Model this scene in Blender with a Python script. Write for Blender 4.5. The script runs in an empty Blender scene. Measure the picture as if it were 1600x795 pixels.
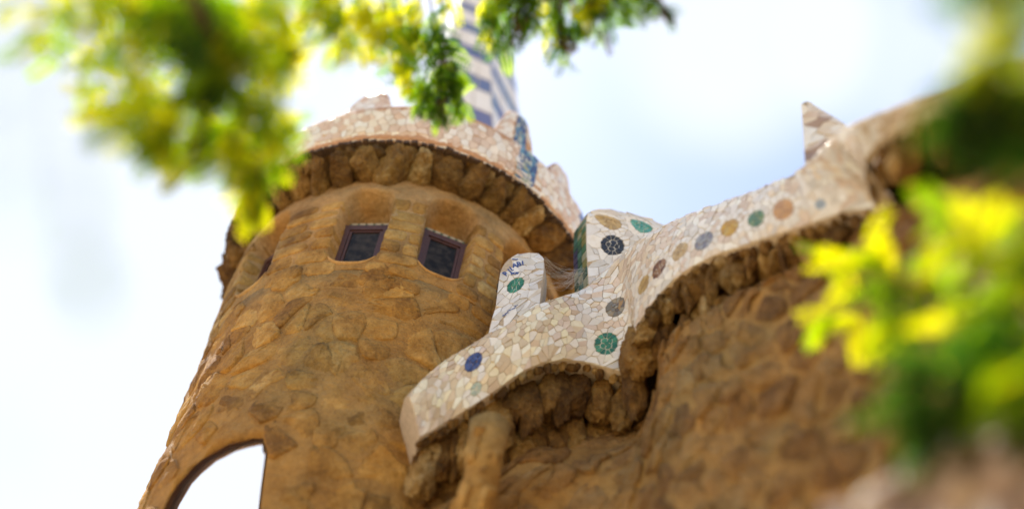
import bpy, bmesh, math, random
import numpy as np
from mathutils import Vector, noise, Matrix
random.seed(7); np.random.seed(7)
R = math.radians
sc = bpy.context.scene
# ------------------------------------------------------------------ camera
PITCH, ROLL, FPX = R(52.0), R(10.04), 2041.0
CAM = np.array([0, 0, 1.6])
cF = np.array([0, math.cos(PITCH), math.sin(PITCH)])
_R = np.array([1.0, 0, 0]); _U = np.array([0, -math.sin(PITCH), math.cos(PITCH)])
cX = math.cos(ROLL)*_R + math.sin(ROLL)*_U
cY = -math.sin(ROLL)*_R + math.cos(ROLL)*_U
cd = bpy.data.cameras.new('camera'); cam = bpy.data.objects.new('camera', cd)
sc.collection.objects.link(cam); sc.camera = cam
cam.matrix_world = Matrix(((cX[0], cY[0], -cF[0], CAM[0]), (cX[1], cY[1], -cF[1], CAM[1]), (cX[2], cY[2], -cF[2], CAM[2]), (0, 0, 0, 1)))
cd.sensor_width = 36; cd.lens = FPX/1600*36; cd.clip_end = 2000; cd.clip_start = 0.05
cd.dof.use_dof = True; cd.dof.focus_distance = 11.5; cd.dof.aperture_fstop = (cd.lens/1000)/0.215
# ------------------------------------------------------------------ light, sky, exposure
SUN_AZ, SUN_EL = R(-38), R(66)          # azimuth clockwise from +Y
w = bpy.data.worlds.new('World'); sc.world = w; w.use_nodes = True
nt = w.node_tree; nt.nodes.clear()
def N(t, ty, **k):
    n = t.nodes.new(ty)
    for a, b in k.items(): setattr(n, a, b)
    return n
def mathn(t, op, a, b=None, clamp=False):
    n = N(t, 'ShaderNodeMath', operation=op, use_clamp=clamp)
    for i, x in enumerate((a, b)):
        if x is None: continue
        if isinstance(x, (int, float)): n.inputs[i].default_value = x
        else: t.links.new(x, n.inputs[i])
    return n.outputs[0]
sky = N(nt, 'ShaderNodeTexSky', sky_type='NISHITA', sun_disc=False)
sky.sun_elevation = SUN_EL; sky.sun_rotation = SUN_AZ % (2*math.pi); sky.air_density = 1.0; sky.dust_density = 0.7
tc = N(nt, 'ShaderNodeTexCoord')
nz = N(nt, 'ShaderNodeTexNoise'); nz.inputs['Scale'].default_value = 2.3; nz.inputs['Detail'].default_value = 5; nz.inputs['Roughness'].default_value = .5
nt.links.new(tc.outputs['Generated'], nz.inputs['Vector'])
def ray(px, py):
    d = cF*FPX + cX*(px-800) + cY*(397.5-py)
    return d/np.linalg.norm(d)
def blob(px, py, c0, c1):
    d = ray(px, py)
    vm = N(nt, 'ShaderNodeVectorMath', operation='DOT_PRODUCT'); vm.inputs[1].default_value = tuple(d)
    nt.links.new(tc.outputs['Generated'], vm.inputs[0])
    mr = N(nt, 'ShaderNodeMapRange', interpolation_type='SMOOTHSTEP'); nt.links.new(vm.outputs['Value'], mr.inputs[0])
    mr.inputs[1].default_value = math.cos(R(c0)); mr.inputs[2].default_value = math.cos(R(c1)); mr.inputs[3].default_value = 0; mr.inputs[4].default_value = 1
    return mr.outputs[0]
n0 = mathn(nt, 'SUBTRACT', nz.outputs['Fac'], .5)
f = mathn(nt, 'MULTIPLY', n0, 1.9)
f = mathn(nt, 'ADD', f, mathn(nt, 'MULTIPLY', blob(1150, 50, 6.5, 1.0), .9))
f = mathn(nt, 'ADD', f, mathn(nt, 'MULTIPLY', blob(1400, 60, 5.5, .5), .5))
f = mathn(nt, 'ADD', f, mathn(nt, 'MULTIPLY', blob(-700, 700, 48, 20), .9))
f = mathn(nt, 'ADD', f, .16, True)
mixc = N(nt, 'ShaderNodeMix', data_type='RGBA'); nt.links.new(f, mixc.inputs[0]); nt.links.new(sky.outputs[0], mixc.inputs[6])
mixc.inputs[7].default_value = (3.7, 4.0, 4.5, 1)
bg = N(nt, 'ShaderNodeBackground'); bg.inputs[1].default_value = .11
nt.links.new(mixc.outputs[2], bg.inputs[0])
wo = N(nt, 'ShaderNodeOutputWorld'); nt.links.new(bg.outputs[0], wo.inputs[0])
sl = bpy.data.lights.new('sun', 'SUN'); sl.energy = 4.2; sl.angle = R(1.0); sl.color = (1, .94, .84)
so = bpy.data.objects.new('sun', sl); sc.collection.objects.link(so)
sd = Vector((math.sin(SUN_AZ)*math.cos(SUN_EL), math.cos(SUN_AZ)*math.cos(SUN_EL), math.sin(SUN_EL)))
so.rotation_euler = sd.to_track_quat('Z', 'Y').to_euler()
sc.view_settings.view_transform = 'Standard'; sc.view_settings.look = 'None'; sc.view_settings.gamma = 1
sc.view_settings.exposure = 1.27
sc.cycles.use_denoising = True
sc.cycles.max_bounces = 6; sc.cycles.diffuse_bounces = 4
# ------------------------------------------------------------------ geometry helpers
def pt(px, py, D): return CAM + ray(px, py)*D
def proj(P):
    P = np.asarray(P, float)-CAM; z = P@cF
    return np.stack([800+FPX*(P@cX)/z, 397.5-FPX*(P@cY)/z], -1)
COL = sc.collection
def mesh(name, verts, faces, mat=None, parent=None, smooth=False, col=None):
    me = bpy.data.meshes.new(name); me.from_pydata([tuple(v) for v in verts], [], faces)
    if smooth: me.polygons.foreach_set('use_smooth', [True]*len(me.polygons))
    if col is not None:
        ca = me.color_attributes.new('Col', 'FLOAT_COLOR', 'CORNER')
        if isinstance(col, tuple): arr = np.tile(np.array(col+(1,), np.float32), (len(me.loops), 1))
        else:
            arr = np.concatenate([np.tile(np.array(tuple(c)+(1,), np.float32), (len(f_), 1)) for f_, c in zip(faces, col)])
        ca.data.foreach_set('color', arr.ravel())
    o = bpy.data.objects.new(name, me); COL.objects.link(o)
    if mat: me.materials.append(mat)
    if parent: o.parent = parent
    return o
def empty(name, label, cat, group=None):
    o = bpy.data.objects.new(name, None); COL.objects.link(o); o['label'] = label; o['category'] = cat
    if group: o['group'] = group
    return o
def orient(verts, faces):
    bm = bmesh.new(); vs = [bm.verts.new(v) for v in verts]
    for f_ in faces:
        try: bm.faces.new([vs[i] for i in f_])
        except ValueError: pass
    bmesh.ops.remove_doubles(bm, verts=bm.verts, dist=1e-5)
    bmesh.ops.recalc_face_normals(bm, faces=bm.faces)
    return bm
def clip(poly, nx, ny, c):
    out = []; n = len(poly)
    for i in range(n):
        p, q = poly[i], poly[(i+1) % n]
        dp, dq = p[0]*nx+p[1]*ny-c, q[0]*nx+q[1]*ny-c
        if dp <= 0: out.append(p)
        if (dp < 0) != (dq < 0) and abs(dp-dq) > 1e-12:
            s = dp/(dp-dq); out.append((p[0]+(q[0]-p[0])*s, p[1]+(q[1]-p[1])*s))
    return out
def voronoi(sites, box, reach):
    S = np.array(sites); cells = []
    for i, (x, y) in enumerate(sites):
        d = np.hypot(S[:, 0]-x, S[:, 1]-y); idx = np.where((d < reach) & (d > 1e-9))[0]; idx = idx[np.argsort(d[idx])]
        e = reach*.6
        poly = [(max(box[0], x-e), max(box[1], y-e)), (min(box[2], x+e), max(box[1], y-e)), (min(box[2], x+e), min(box[3], y+e)), (max(box[0], x-e), min(box[3], y+e))]
        for j in idx:
            qx, qy = S[j]; nx, ny = qx-x, qy-y
            poly = clip(poly, nx, ny, (qx*qx+qy*qy-x*x-y*y)/2)
            if len(poly) < 3: break
        cells.append(poly if len(poly) >= 3 else None)
    return cells
def jitter(x0, y0, x1, y1, s, sy=None, j=.38):
    sy = sy or s; out = []; r = 0; y = y0+sy*.5
    while y < y1:
        x = x0+s*.5*(1+(r % 2))
        while x < x1:
            out.append((x+random.uniform(-j, j)*s, min(y1-.08*sy, max(y0+.08*sy, y+random.uniform(-j, j)*sy)))); x += s
        y += sy; r += 1
    return out
def clean(poly, eps):
    out = []
    for p in poly:
        if not out or math.hypot(p[0]-out[-1][0], p[1]-out[-1][1]) > eps: out.append(p)
    while len(out) > 2 and math.hypot(out[0][0]-out[-1][0], out[0][1]-out[-1][1]) <= eps: out.pop()
    return out
def piece(poly, S, gap, h, base=.01, dome=0., rnd=0, tilt=0., rough=0., wob=0.):
    """vertices and faces of one flat or domed piece set proud of the surface S(u, v, height)"""
    poly = clean(poly, .004)
    if len(poly) < 3: return None
    if wob:
        q = []
        for i in range(len(poly)):
            a, b = poly[i], poly[(i+1) % len(poly)]; l = math.hypot(a[0]-b[0], a[1]-b[1]); q.append(a)
            if l > .07: q.append(((a[0]+b[0])/2+random.gauss(0, wob*l), (a[1]+b[1])/2+random.gauss(0, wob*l)))
        poly = q
    for _ in range(rnd):
        q = []
        for i in range(len(poly)):
            a, b = poly[i], poly[(i+1) % len(poly)]
            q += [(a[0]*.75+b[0]*.25, a[1]*.75+b[1]*.25), (a[0]*.25+b[0]*.75, a[1]*.25+b[1]*.75)]
        poly = q
    c = np.mean(poly, 0); rad = np.mean([math.hypot(p[0]-c[0], p[1]-c[1]) for p in poly])
    s = 1-gap/max(rad, 1e-6)
    if s < .3: return None
    tx, ty = random.gauss(0, tilt), random.gauss(0, tilt)
    V = []; n = len(poly)
    rings = [(s, -base), (s, h)] if not dome else [(s, -base), (s*.97, h*.55), (s*.82, h), (s*.45, h+dome)]
    for k, (sc_, hh) in enumerate(rings):
        for i, p in enumerate(poly):
            u, v = c[0]+(p[0]-c[0])*sc_, c[1]+(p[1]-c[1])*sc_
            e = 0
            if hh > 0: e = tx*(u-c[0])+ty*(v-c[1])+(random.gauss(0, rough) if rough else 0)
            V.append(S(u, v, hh+e))
    F = []
    for k in range(len(rings)-1):
        for i in range(n):
            j = (i+1) % n; F.append((k*n+i, k*n+j, (k+1)*n+j, (k+1)*n+i))
    if dome:
        V.append(S(c[0], c[1], h+dome*1.1+(random.gauss(0, rough) if rough else 0))); b = (len(rings)-1)*n
        for i in range(n): F.append((b+i, b+(i+1) % n, len(V)-1))
    else: F.append(tuple(range((len(rings)-1)*n, len(rings)*n)))
    # make faces point outwards
    a, b_, c_ = (np.array(V[k]) for k in F[-1][:3]); o0 = np.array(S(c[0], c[1], 0)); o1 = np.array(S(c[0], c[1], .1))
    if np.dot(np.cross(b_-a, c_-a), o1-o0) < 0: F = [tuple(reversed(f_)) for f_ in F]
    return V, F
def emit(items, name, mat, parent, limit=300, smooth=False, prio=None):
    """items: (V, F, colour). the first `limit` by priority become objects, the rest one joined stuff mesh"""
    items = [i for i in items if i]
    if prio: items.sort(key=prio)
    for V, F, c in items[:limit]: mesh(name, V, F, mat, parent, smooth, c)
    rest = items[limit:]
    if rest:
        VV, FF, CC = [], [], []
        for V, F, c in rest:
            b = len(VV); VV += list(V); FF += [tuple(i+b for i in f_) for f_ in F]; CC += [c or (1, 1, 1)]*len(F)
        o = mesh(name, VV, FF, mat, parent, smooth, CC); o['kind'] = 'stuff'
def area_prio(it):
    p = proj(np.array(it[0])); x0, y0 = p.min(0); x1, y1 = p.max(0)
    a = (x1-x0)*(y1-y0)
    if x1 < 0 or x0 > 1600 or y1 < 0 or y0 > 795: a *= .01
    a *= math.exp(-((x0+x1)/2-860)**2/2/350**2)
    return -a
def smoothstep(a, b, x):
    t = min(1, max(0, (x-a)/(b-a))); return t*t*(3-2*t)
# ------------------------------------------------------------------ materials
def newmat(name):
    m = bpy.data.materials.new(name); m.use_nodes = True; t = m.node_tree; p = t.nodes['Principled BSDF']; return m, t, p
def geo_pos(t): return N(t, 'ShaderNodeNewGeometry').outputs['Position']
def noise_n(t, scale, detail=4, rough=.55, vec=None):
    n = N(t, 'ShaderNodeTexNoise'); n.inputs['Scale'].default_value = scale; n.inputs['Detail'].default_value = detail; n.inputs['Roughness'].default_value = rough
    t.links.new(vec or geo_pos(t), n.inputs['Vector']); return n.outputs['Fac']
def ramp(t, fac, stops):
    r_ = N(t, 'ShaderNodeValToRGB'); e = r_.color_ramp.elements
    e[0].position, e[0].color = stops[0][0], stops[0][1]+(1,); e[1].position, e[1].color = stops[-1][0], stops[-1][1]+(1,)
    for p_, c in stops[1:-1]: x = e.new(p_); x.color = c+(1,)
    t.links.new(fac, r_.inputs[0]); return r_.outputs[0]
def mixcol(t, fac, a, b, mode='MIX'):
    n = N(t, 'ShaderNodeMix', data_type='RGBA', blend_type=mode)
    for i, x in ((0, fac), (6, a), (7, b)):
        if isinstance(x, (int, float)): n.inputs[i].default_value = x
        elif isinstance(x, tuple): n.inputs[i].default_value = x+(1,)
        else: t.links.new(x, n.inputs[i])
    return n.outputs[2]
def bump(t, p, h, strength, dist):
    b = N(t, 'ShaderNodeBump'); b.inputs['Strength'].default_value = strength; b.inputs['Distance'].default_value = dist
    t.links.new(h, b.inputs['Height']); t.links.new(b.outputs[0], p.inputs['Normal'])
def stone_mat(name, stops, bs=.6, bd=.03, sc1=3.2, rnd=.55, upper=None):
    m, t, p = newmat(name)
    oi = N(t, 'ShaderNodeObjectInfo')
    n1 = noise_n(t, sc1, 5, .6); n2 = noise_n(t, 24, 6, .65)
    f_ = mathn(t, 'ADD', mathn(t, 'MULTIPLY', n1, .9), mathn(t, 'MULTIPLY', oi.outputs['Random'], rnd))
    f_ = mathn(t, 'ADD', f_, mathn(t, 'MULTIPLY', mathn(t, 'SUBTRACT', n2, .5), .5))
    f_ = mathn(t, 'SUBTRACT', f_, rnd*.5)
    c = ramp(t, f_, stops)
    if upper:
        sx = N(t, 'ShaderNodeSeparateXYZ'); t.links.new(geo_pos(t), sx.inputs[0])
        zz = mathn(t, 'ADD', sx.outputs[2], mathn(t, 'MULTIPLY', noise_n(t, 2.2, 4), 1.3))
        mr = N(t, 'ShaderNodeMapRange', interpolation_type='SMOOTHSTEP'); t.links.new(zz, mr.inputs[0]); mr.inputs[1].default_value = 11.15; mr.inputs[2].default_value = 12.0
        c = mixcol(t, mr.outputs[0], c, ramp(t, f_, upper))
    drift = ramp(t, noise_n(t, .9, 3, .6), [(.35, (.86, .98, 1.12)), (.5, (1, 1, 1)), (.65, (1.12, 1.02, .8))]); c = mixcol(t, 1.0, c, drift, 'MULTIPLY')
    blot = ramp(t, noise_n(t, 5.5, 5, .7), [(.34, (.74, .70, .62)), (.5, (1, 1, 1)), (.72, (1.22, 1.2, 1.12))]); c = mixcol(t, 1.0, c, blot, 'MULTIPLY')
    pits = ramp(t, noise_n(t, 60, 3, .7), [(.32, (.5, .45, .4)), (.46, (1, 1, 1))])
    c = mixcol(t, .55, c, pits, 'MULTIPLY')
    t.links.new(c, p.inputs['Base Color']); p.inputs['Roughness'].default_value = .85; p.inputs['Specular IOR Level'].default_value = .3
    rg = mathn(t, 'ABSOLUTE', mathn(t, 'SUBTRACT', noise_n(t, 13, 6, .6), .5)); hh = mathn(t, 'ADD', mathn(t, 'ADD', n2, mathn(t, 'MULTIPLY', noise_n(t, 9, 5, .6), 1.4)), mathn(t, 'MULTIPLY', rg, -2.6))
    bump(t, p, hh, bs, bd)
    return m
M_stone = stone_mat('tower_stone', [(.2, (.19, .094, .023)), (.42, (.36, .197, .05)), (.6, (.46, .275, .085)), (.85, (.60, .42, .18))], rnd=.34)
M_mortar = stone_mat('mortar', [(.2, (.25, .13, .036)), (.5, (.39, .222, .068)), (.85, (.51, .325, .125))], upper=[(.2, (.28, .155, .055)), (.5, (.44, .265, .11)), (.85, (.58, .41, .22))], bs=.7, bd=.03, sc1=1.6, rnd=0)
M_pinkm = stone_mat('pale_mortar', [(.2, (.30, .16, .05)), (.5, (.44, .26, .10)), (.85, (.58, .4, .2))], bs=.4, bd=.02, rnd=0)
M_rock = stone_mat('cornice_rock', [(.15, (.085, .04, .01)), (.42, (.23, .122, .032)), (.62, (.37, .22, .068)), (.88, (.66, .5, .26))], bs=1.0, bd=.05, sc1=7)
M_rock2 = stone_mat('rubble_rock', [(.15, (.18, .088, .03)), (.42, (.36, .195, .065)), (.65, (.48, .29, .11)), (.9, (.66, .48, .28))], bs=.9, bd=.05, sc1=4, rnd=.3)
M_pale = stone_mat('pale_rock', rnd=.9, stops=[(.2, (.46, .34, .31)), (.5, (.62, .50, .47)), (.85, (.8, .72, .7))], bs=.8, bd=.04, sc1=4)
def tile_mat(name, rough=.22, spec=.5, wear=.25):
    m, t, p = newmat(name)
    a = N(t, 'ShaderNodeAttribute', attribute_name='Col')
    n1 = noise_n(t, 14, 4); n2 = noise_n(t, 90, 3)
    dirt = ramp(t, n1, [(.3, (.78, .7, .58)), (.6, (1, 1, 1))])
    c = mixcol(t, wear*1.6, a.outputs['Color'], dirt, 'MULTIPLY')
    sp = ramp(t, n2, [(.28, (.6, .52, .4)), (.36, (1, 1, 1))]); c = mixcol(t, .6, c, sp, 'MULTIPLY')
    t.links.new(c, p.inputs['Base Color']); p.inputs['Roughness'].default_value = rough; p.inputs['Specular IOR Level'].default_value = spec
    bump(t, p, n1, .15, .01)
    return m
M_tile = tile_mat('glazed_tile', .34, .45)
def plain(name, c, rough=.6, spec=.4, nscale=20, var=.25, bd=.005):
    m, t, p = newmat(name)
    n1 = noise_n(t, nscale, 4); k = 1-var
    c2 = ramp(t, n1, [(.3, tuple(x*k for x in c)), (.7, c)])
    t.links.new(c2, p.inputs['Base Color']); p.inputs['Roughness'].default_value = rough; p.inputs['Specular IOR Level'].default_value = spec
    bump(t, p, n1, .4, bd); return m
M_grout = plain('grout', (.56, .45, .33), .9, .2, 30, .3)
M_groutr = plain('roof_grout', (.56, .33, .2), .9, .2, 30, .3)
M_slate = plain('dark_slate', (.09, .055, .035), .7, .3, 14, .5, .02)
M_frame = plain('dark_red_wood', (.085, .030, .016), .45, .5, 30, .4, .003)
M_ink = plain('blue_glaze', (.035, .09, .35), .3, .5, 60, .5)
M_web = plain('web_silk', (.5, .48, .45), .6, .3, 10, .1)
mg, tg, pg = newmat('window_glass'); pg.inputs['Base Color'].default_value = (.02, .018, .015, 1); pg.inputs['Roughness'].default_value = .2; pg.inputs['Specular IOR Level'].default_value = .12
tg.links.new(ramp(tg, noise_n(tg, 12, 5), [(.4, (.012, .01, .008)), (.75, (.06, .05, .04))]), pg.inputs['Base Color']); M_glass = mg
def leaf_mat(name, c1, c2, tr):
    m, t, p = newmat(name); oi = N(t, 'ShaderNodeObjectInfo')
    f_ = mathn(t, 'ADD', mathn(t, 'MULTIPLY', noise_n(t, 6, 3), .7), mathn(t, 'MULTIPLY', oi.outputs['Random'], .35))
    c = ramp(t, f_, [(.3, c1), (.75, c2)])
    t.links.new(c, p.inputs['Base Color']); p.inputs['Roughness'].default_value = .5
    tb = N(t, 'ShaderNodeBsdfTranslucent'); t.links.new(mixcol(t, 1.0, c, tr, 'MULTIPLY'), tb.inputs[0])
    mx = N(t, 'ShaderNodeMixShader'); mx.inputs[0].default_value = .66
    t.links.new(p.outputs[0], mx.inputs[1]); t.links.new(tb.outputs[0], mx.inputs[2])
    t.links.new(mx.outputs[0], t.nodes['Material Output'].inputs[0]); return m
M_leaf = leaf_mat('leaf_green', (.05, .11, .003), (.17, .23, .003), (3.0, 3.1, .4))
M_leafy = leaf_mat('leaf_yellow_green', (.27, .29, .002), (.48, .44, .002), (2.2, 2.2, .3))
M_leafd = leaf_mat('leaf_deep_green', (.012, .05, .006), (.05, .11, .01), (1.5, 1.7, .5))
M_bark = plain('bark', (.12, .075, .045), .9, .2, 18, .6, .03)
M_pod = plain('brown_pod', (.12, .06, .04), .7, .3, 18, .4)
M_ground = plain('sandy_gravel', (.50, .36, .19), .95, .2, 3, .3, .02)
# ------------------------------------------------------------------ ground
g = mesh('ground', [(-400, -400, 0), (400, -400, 0), (400, 400, 0), (-400, 400, 0)], [(0, 1, 2, 3)], M_ground); g['kind'] = 'structure'
# ------------------------------------------------------------------ boulders (shared meshes)
def boulder(seed, sub=3, amp=.35):
    bm = bmesh.new(); bmesh.ops.create_icosphere(bm, subdivisions=sub, radius=1)
    off = Vector((seed*7.3, seed*3.1, seed*1.7)); rs = random.Random(seed)
    planes = [(Vector((rs.gauss(0, 1), rs.gauss(0, 1), rs.gauss(0, 1))).normalized(), rs.uniform(.52, .86)) for _ in range(24)]
    for v in bm.verts:
        d = v.co.normalized(); r_ = 1.05
        for n_, k in planes:
            c = d.dot(n_)
            if c > .05: r_ = min(r_, k/c)
        r_ *= 1.12+amp*.35*noise.noise(d*1.6+off)+amp*.28*noise.noise(d*4+off)-amp*.42*abs(noise.noise(d*6+off))+amp*.26*noise.noise(d*13+off)+amp*.12*noise.noise(d*27+off)
        v.co = d*r_
    me = bpy.data.meshes.new('stone_shape'); bm.to_mesh(me); bm.free()
    me.polygons.foreach_set('use_smooth', [False]*len(me.polygons)); return me
BOUL = {}
def put_boulder(name, loc, axes, scale, mat, parent, k=None, sub=3):
    """axes: 3 column vectors; scale: 3 radii"""
    k = random.randrange(9) if k is None else k
    key = (k, sub, mat.name)
    if key not in BOUL: BOUL[key] = boulder(k+1, sub); BOUL[key].materials.append(mat)
    o = bpy.data.objects.new(name, BOUL[key]); COL.objects.link(o); o.parent = parent
    A = np.array(axes, float).T*np.array(scale)
    m = Matrix([[A[i][0], A[i][1], A[i][2], loc[i]] for i in range(3)]+[[0, 0, 0, 1]])
    o.matrix_world = m; return o
# ------------------------------------------------------------------ TOWER
T = np.array([-1.055, 9.28]); ZR = 12.42; RR = 2.0
def cyl(az, r_, z): return (T[0]+r_*math.sin(az), T[1]-r_*math.cos(az), z)
def hit_cyl(px, py, r_):
    d = ray(px, py); o = CAM[:2]-T; a = d[:2]@d[:2]; b = 2*o@d[:2]; c = o@o-r_*r_
    q = b*b-4*a*c
    if q < 0: return None
    s = (-b-math.sqrt(q))/2/a; s2 = (-b+math.sqrt(q))/2/a; P = CAM+d*s
    return math.atan2(P[0]-T[0], -(P[1]-T[1])), P[2]-ZR, s, s2
PROF = [(0.12, 1.52), (-.1, 1.61), (-.25, 1.71), (-.5, 1.765), (-1.0, 1.78), (-1.25, 1.775), (-1.55, 1.755), (-1.99, 1.724), (-2.68, 1.723), (-3.31, 1.713), (-3.86, 1.723), (-ZR, 1.77)]
def prof(z):
    for (z0, r0), (z1, r1) in zip(PROF, PROF[1:]):
        if z >= z1: s = (z-z0)/(z1-z0); s = min(1, max(0, s)); return r0+(r1-r0)*s
    return PROF[-1][1]
WIN = []
for px, py in ((692, 402), (557, 382), (404, 424)):
    a, z, _, _ = hit_cyl(px, py, 1.72); WIN.append((a, z+.13))
da = WIN[0][0]-WIN[1][0]
WIN += [(WIN[0][0]+abs(da), WIN[0][1]-.02), (WIN[0][0]+2*abs(da), WIN[0][1])]
WHW = .125   # half width (radians)
def niche(az, z):
    m = 0
    for a0, z0 in WIN:
        x = abs(az-a0)/WHW
        if x > 2.0: continue
        # arch head: round; sill: rounded corners
        zb, zt = z0-.40, z0+.62
        zc = min(max(z, zb+.2), zt-.3)
        dz = (z-zc)/(.3 if z > zc else .2)
        dist = math.sqrt((max(0, x-.35)/.65)**2+dz*dz) if z != zc else max(0, x-.35)/.65
        edge = .40 if z > zc else .22
        m = max(m, 1-smoothstep(.98, 1+edge, dist))
    return m
def tower_r(az, z):
    r_ = prof(z)
    m = niche(az, z)
    if m: r_ = r_*(1-m)+(1.44+.12*smoothstep(-.6, -1.3, z))*m
    p = Vector((az*2, z, 3.3)); r_ += .02*noise.noise(p*1.3)+.012*noise.noise(p*4)
    return r_
def ST(u, v, h):            # u = az * 1.9, v = z below the ring
    az = u/1.9; r_ = prof(v)+.02*noise.noise(Vector((az*2, v, 3.3))*1.3)+h
    return cyl(az, r_, ZR+v)
tower = empty('tower', 'round brown stone tower with a white mosaic rim and a blue and white chequered spire', 'tower')
tower.location = (0, 0, 0)
# upper wall with niches (fine grid), lower wall as a solid with the arch cut through it
def grid(name, fn, nu, nv, closed_u, mat, parent, smooth=True):
    V = [fn(i/(nu if closed_u else nu-1), j/(nv-1)) for j in range(nv) for i in range(nu)]
    F = []
    for j in range(nv-1):
        for i in range(nu if closed_u else nu-1):
            k = (i+1) % nu; F.append((j*nu+i, j*nu+k, (j+1)*nu+k, (j+1)*nu+i))
    return mesh(name, V, F, mat, parent, smooth)
ZS = -1.75
def up(s, t):
    az = -math.pi+s*2*math.pi; z = ZS+(0.12-ZS)*t; return cyl(az, tower_r(az, z), ZR+z)
wall_t = grid('tower_wall', up, 480, 84, True, M_mortar, tower)
bm = bmesh.new(); bm.from_mesh(wall_t.data); bmesh.ops.holes_fill(bm, edges=bm.edges, sides=0); bmesh.ops.recalc_face_normals(bm, faces=bm.faces); bm.to_mesh(wall_t.data); bm.free()
for p_ in wall_t.data.polygons: p_.use_smooth = len(p_.vertices) == 4
nu, nv = 128, 50; V = []; F = []
for j in range(nv):
    z = ZS+(-ZR+.02-ZS)*(j/(nv-1))
    for i in range(nu): az = -math.pi+i/nu*2*math.pi; V.append(cyl(az, prof(z)+.02*noise.noise(Vector((az*2, z, 3.3))*1.3), ZR+z))
for j in range(nv-1):
    for i in range(nu): k = (i+1) % nu; F.append((j*nu+i, (j+1)*nu+i, (j+1)*nu+k, j*nu+k))
F.append(tuple(range(nu))); F.append(tuple(reversed(range((nv-1)*nu, nv*nu))))
low = mesh('tower_wall', V, F, M_mortar, tower, True)
ARCH_A = [(232, 850), (262, 780), (300, 730), (345, 700), (385, 687), (412, 684), (420, 700), (412, 760), (402, 850)]
ARCH_B = [(256, 850), (281, 788), (315, 740), (355, 712), (388, 699), (410, 695), (414, 710), (407, 762), (397, 850)]
cv = []
for A_, B_ in zip(ARCH_A, ARCH_B):
    ha = hit_cyl(A_[0], A_[1], 1.76) or hit_cyl(A_[0]+40, A_[1], 1.76); hb = hit_cyl(B_[0], B_[1], 1.76)
    a = pt(A_[0], A_[1], ha[2]); b = pt(B_[0], B_[1], hb[3]); d = b-a
    cv.append((a-d*1.0, b+d*1.8))
n = len(cv); V = [c[0] for c in cv]+[c[1] for c in cv]
F = [tuple(range(n)), tuple(reversed(range(n, 2*n)))]+[(i, i+n, (i+1) % n+n, (i+1) % n) for i in range(n)]
bm = orient(V, F); me = bpy.data.meshes.new('arch_cutter'); bm.to_mesh(me); bm.free()
cut = bpy.data.objects.new('arch_cutter', me); COL.objects.link(cut)
for w_ in (low, wall_t):
    md = w_.modifiers.new('arch', 'BOOLEAN'); md.operation = 'DIFFERENCE'; md.object = cut; md.solver = 'EXACT'
    dg = bpy.context.evaluated_depsgraph_get(); nm = bpy.data.meshes.new_from_object(w_.evaluated_get(dg))
    w_.modifiers.clear(); w_.data = nm
bpy.data.objects.remove(cut)
def inpoly(p, poly):
    c = False; n = len(poly)
    for i in range(n):
        (x1, y1), (x2, y2) = poly[i], poly[(i+1) % n]
        if (y1 > p[1]) != (y2 > p[1]) and p[0] < (x2-x1)*(p[1]-y1)/(y2-y1)+x1: c = not c
    return c
# stones of the tower wall
umin, umax = -1.9*1.75, 1.9*1.5
sites = [q for q in jitter(umin, -6.6, umax, -1.62, .33, .25, .5) if random.random() > .2]
cells = voronoi(sites, (umin, -6.6, umax, -1.52), 1.1)
items = []
def grow(poly, u0, v0, d=.0): return poly
for (u, v), poly in zip(sites, cells):
    if not poly: continue
    if max(niche(a/1.9, b) for a, b in list(poly)+[(u, v)]) > .25: continue
    if any(inpoly(proj(ST(a, b, 0)), ARCH_A) for a, b in list(poly)+[(u, v)]) and abs(u/1.9) < 1.9: continue
    pc = piece(poly, ST, random.uniform(.003, .018), random.uniform(-.004, .016), .04, random.uniform(.002, .014), 1, .07, .005, .12)
    if pc: items.append((pc[0], pc[1], (1, 1, 1)))
emit(items, 'stone', M_stone, wall_t, 240, True, area_prio)
# coursed stones of the window pillars and the sill zone
def SG(u, v, h): az = u/1.9; return cyl(az, tower_r(az, v)+h, ZR+v)
items = []
azs = sorted(w_[0] for w_ in WIN); azs = [azs[0]-abs(da)]+azs
for a1, a2 in zip(azs, azs[1:]):
    zc0 = WIN[0][1]; mid = (a1+a2)/2; hwid = (a2-a1)/2-WHW*.98; z = zc0+.52
    while z > zc0-.62:
        rh = random.uniform(.13, .19); low_ = smoothstep(zc0-.25, zc0-.6, z); wide = hwid*(1+.5*low_)
        cuts = [-1, 1] if random.random() < .35 else [-1, random.uniform(-.3, .35), 1]
        for c0, c1 in zip(cuts, cuts[1:]):
            x0, x1 = (mid+wide*c0)*1.9, (mid+wide*c1)*1.9; j_ = lambda: random.uniform(-.008, .008)
            poly = [(x0+.006, z-rh+.006+j_()), ((x0+x1)/2, z-rh+.006+j_()), (x1-.006, z-rh+.006+j_()), (x1-.006, z-.006+j_()), ((x0+x1)/2, z-.006+j_()), (x0+.006, z-.006+j_())]
            def SB(u, v, h): az = u/1.9; return cyl(az, tower_r(az, v)+h, ZR+v)
            pc = piece(poly, SB, .006, random.uniform(.006, .012), .03, random.uniform(.002, .006), 1, .03, .0015)
            if pc: items.append((pc[0], pc[1], (1, 1, 1)))
        z -= rh
emit(items, 'block', M_stone, wall_t, 80, True, area_prio)
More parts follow.
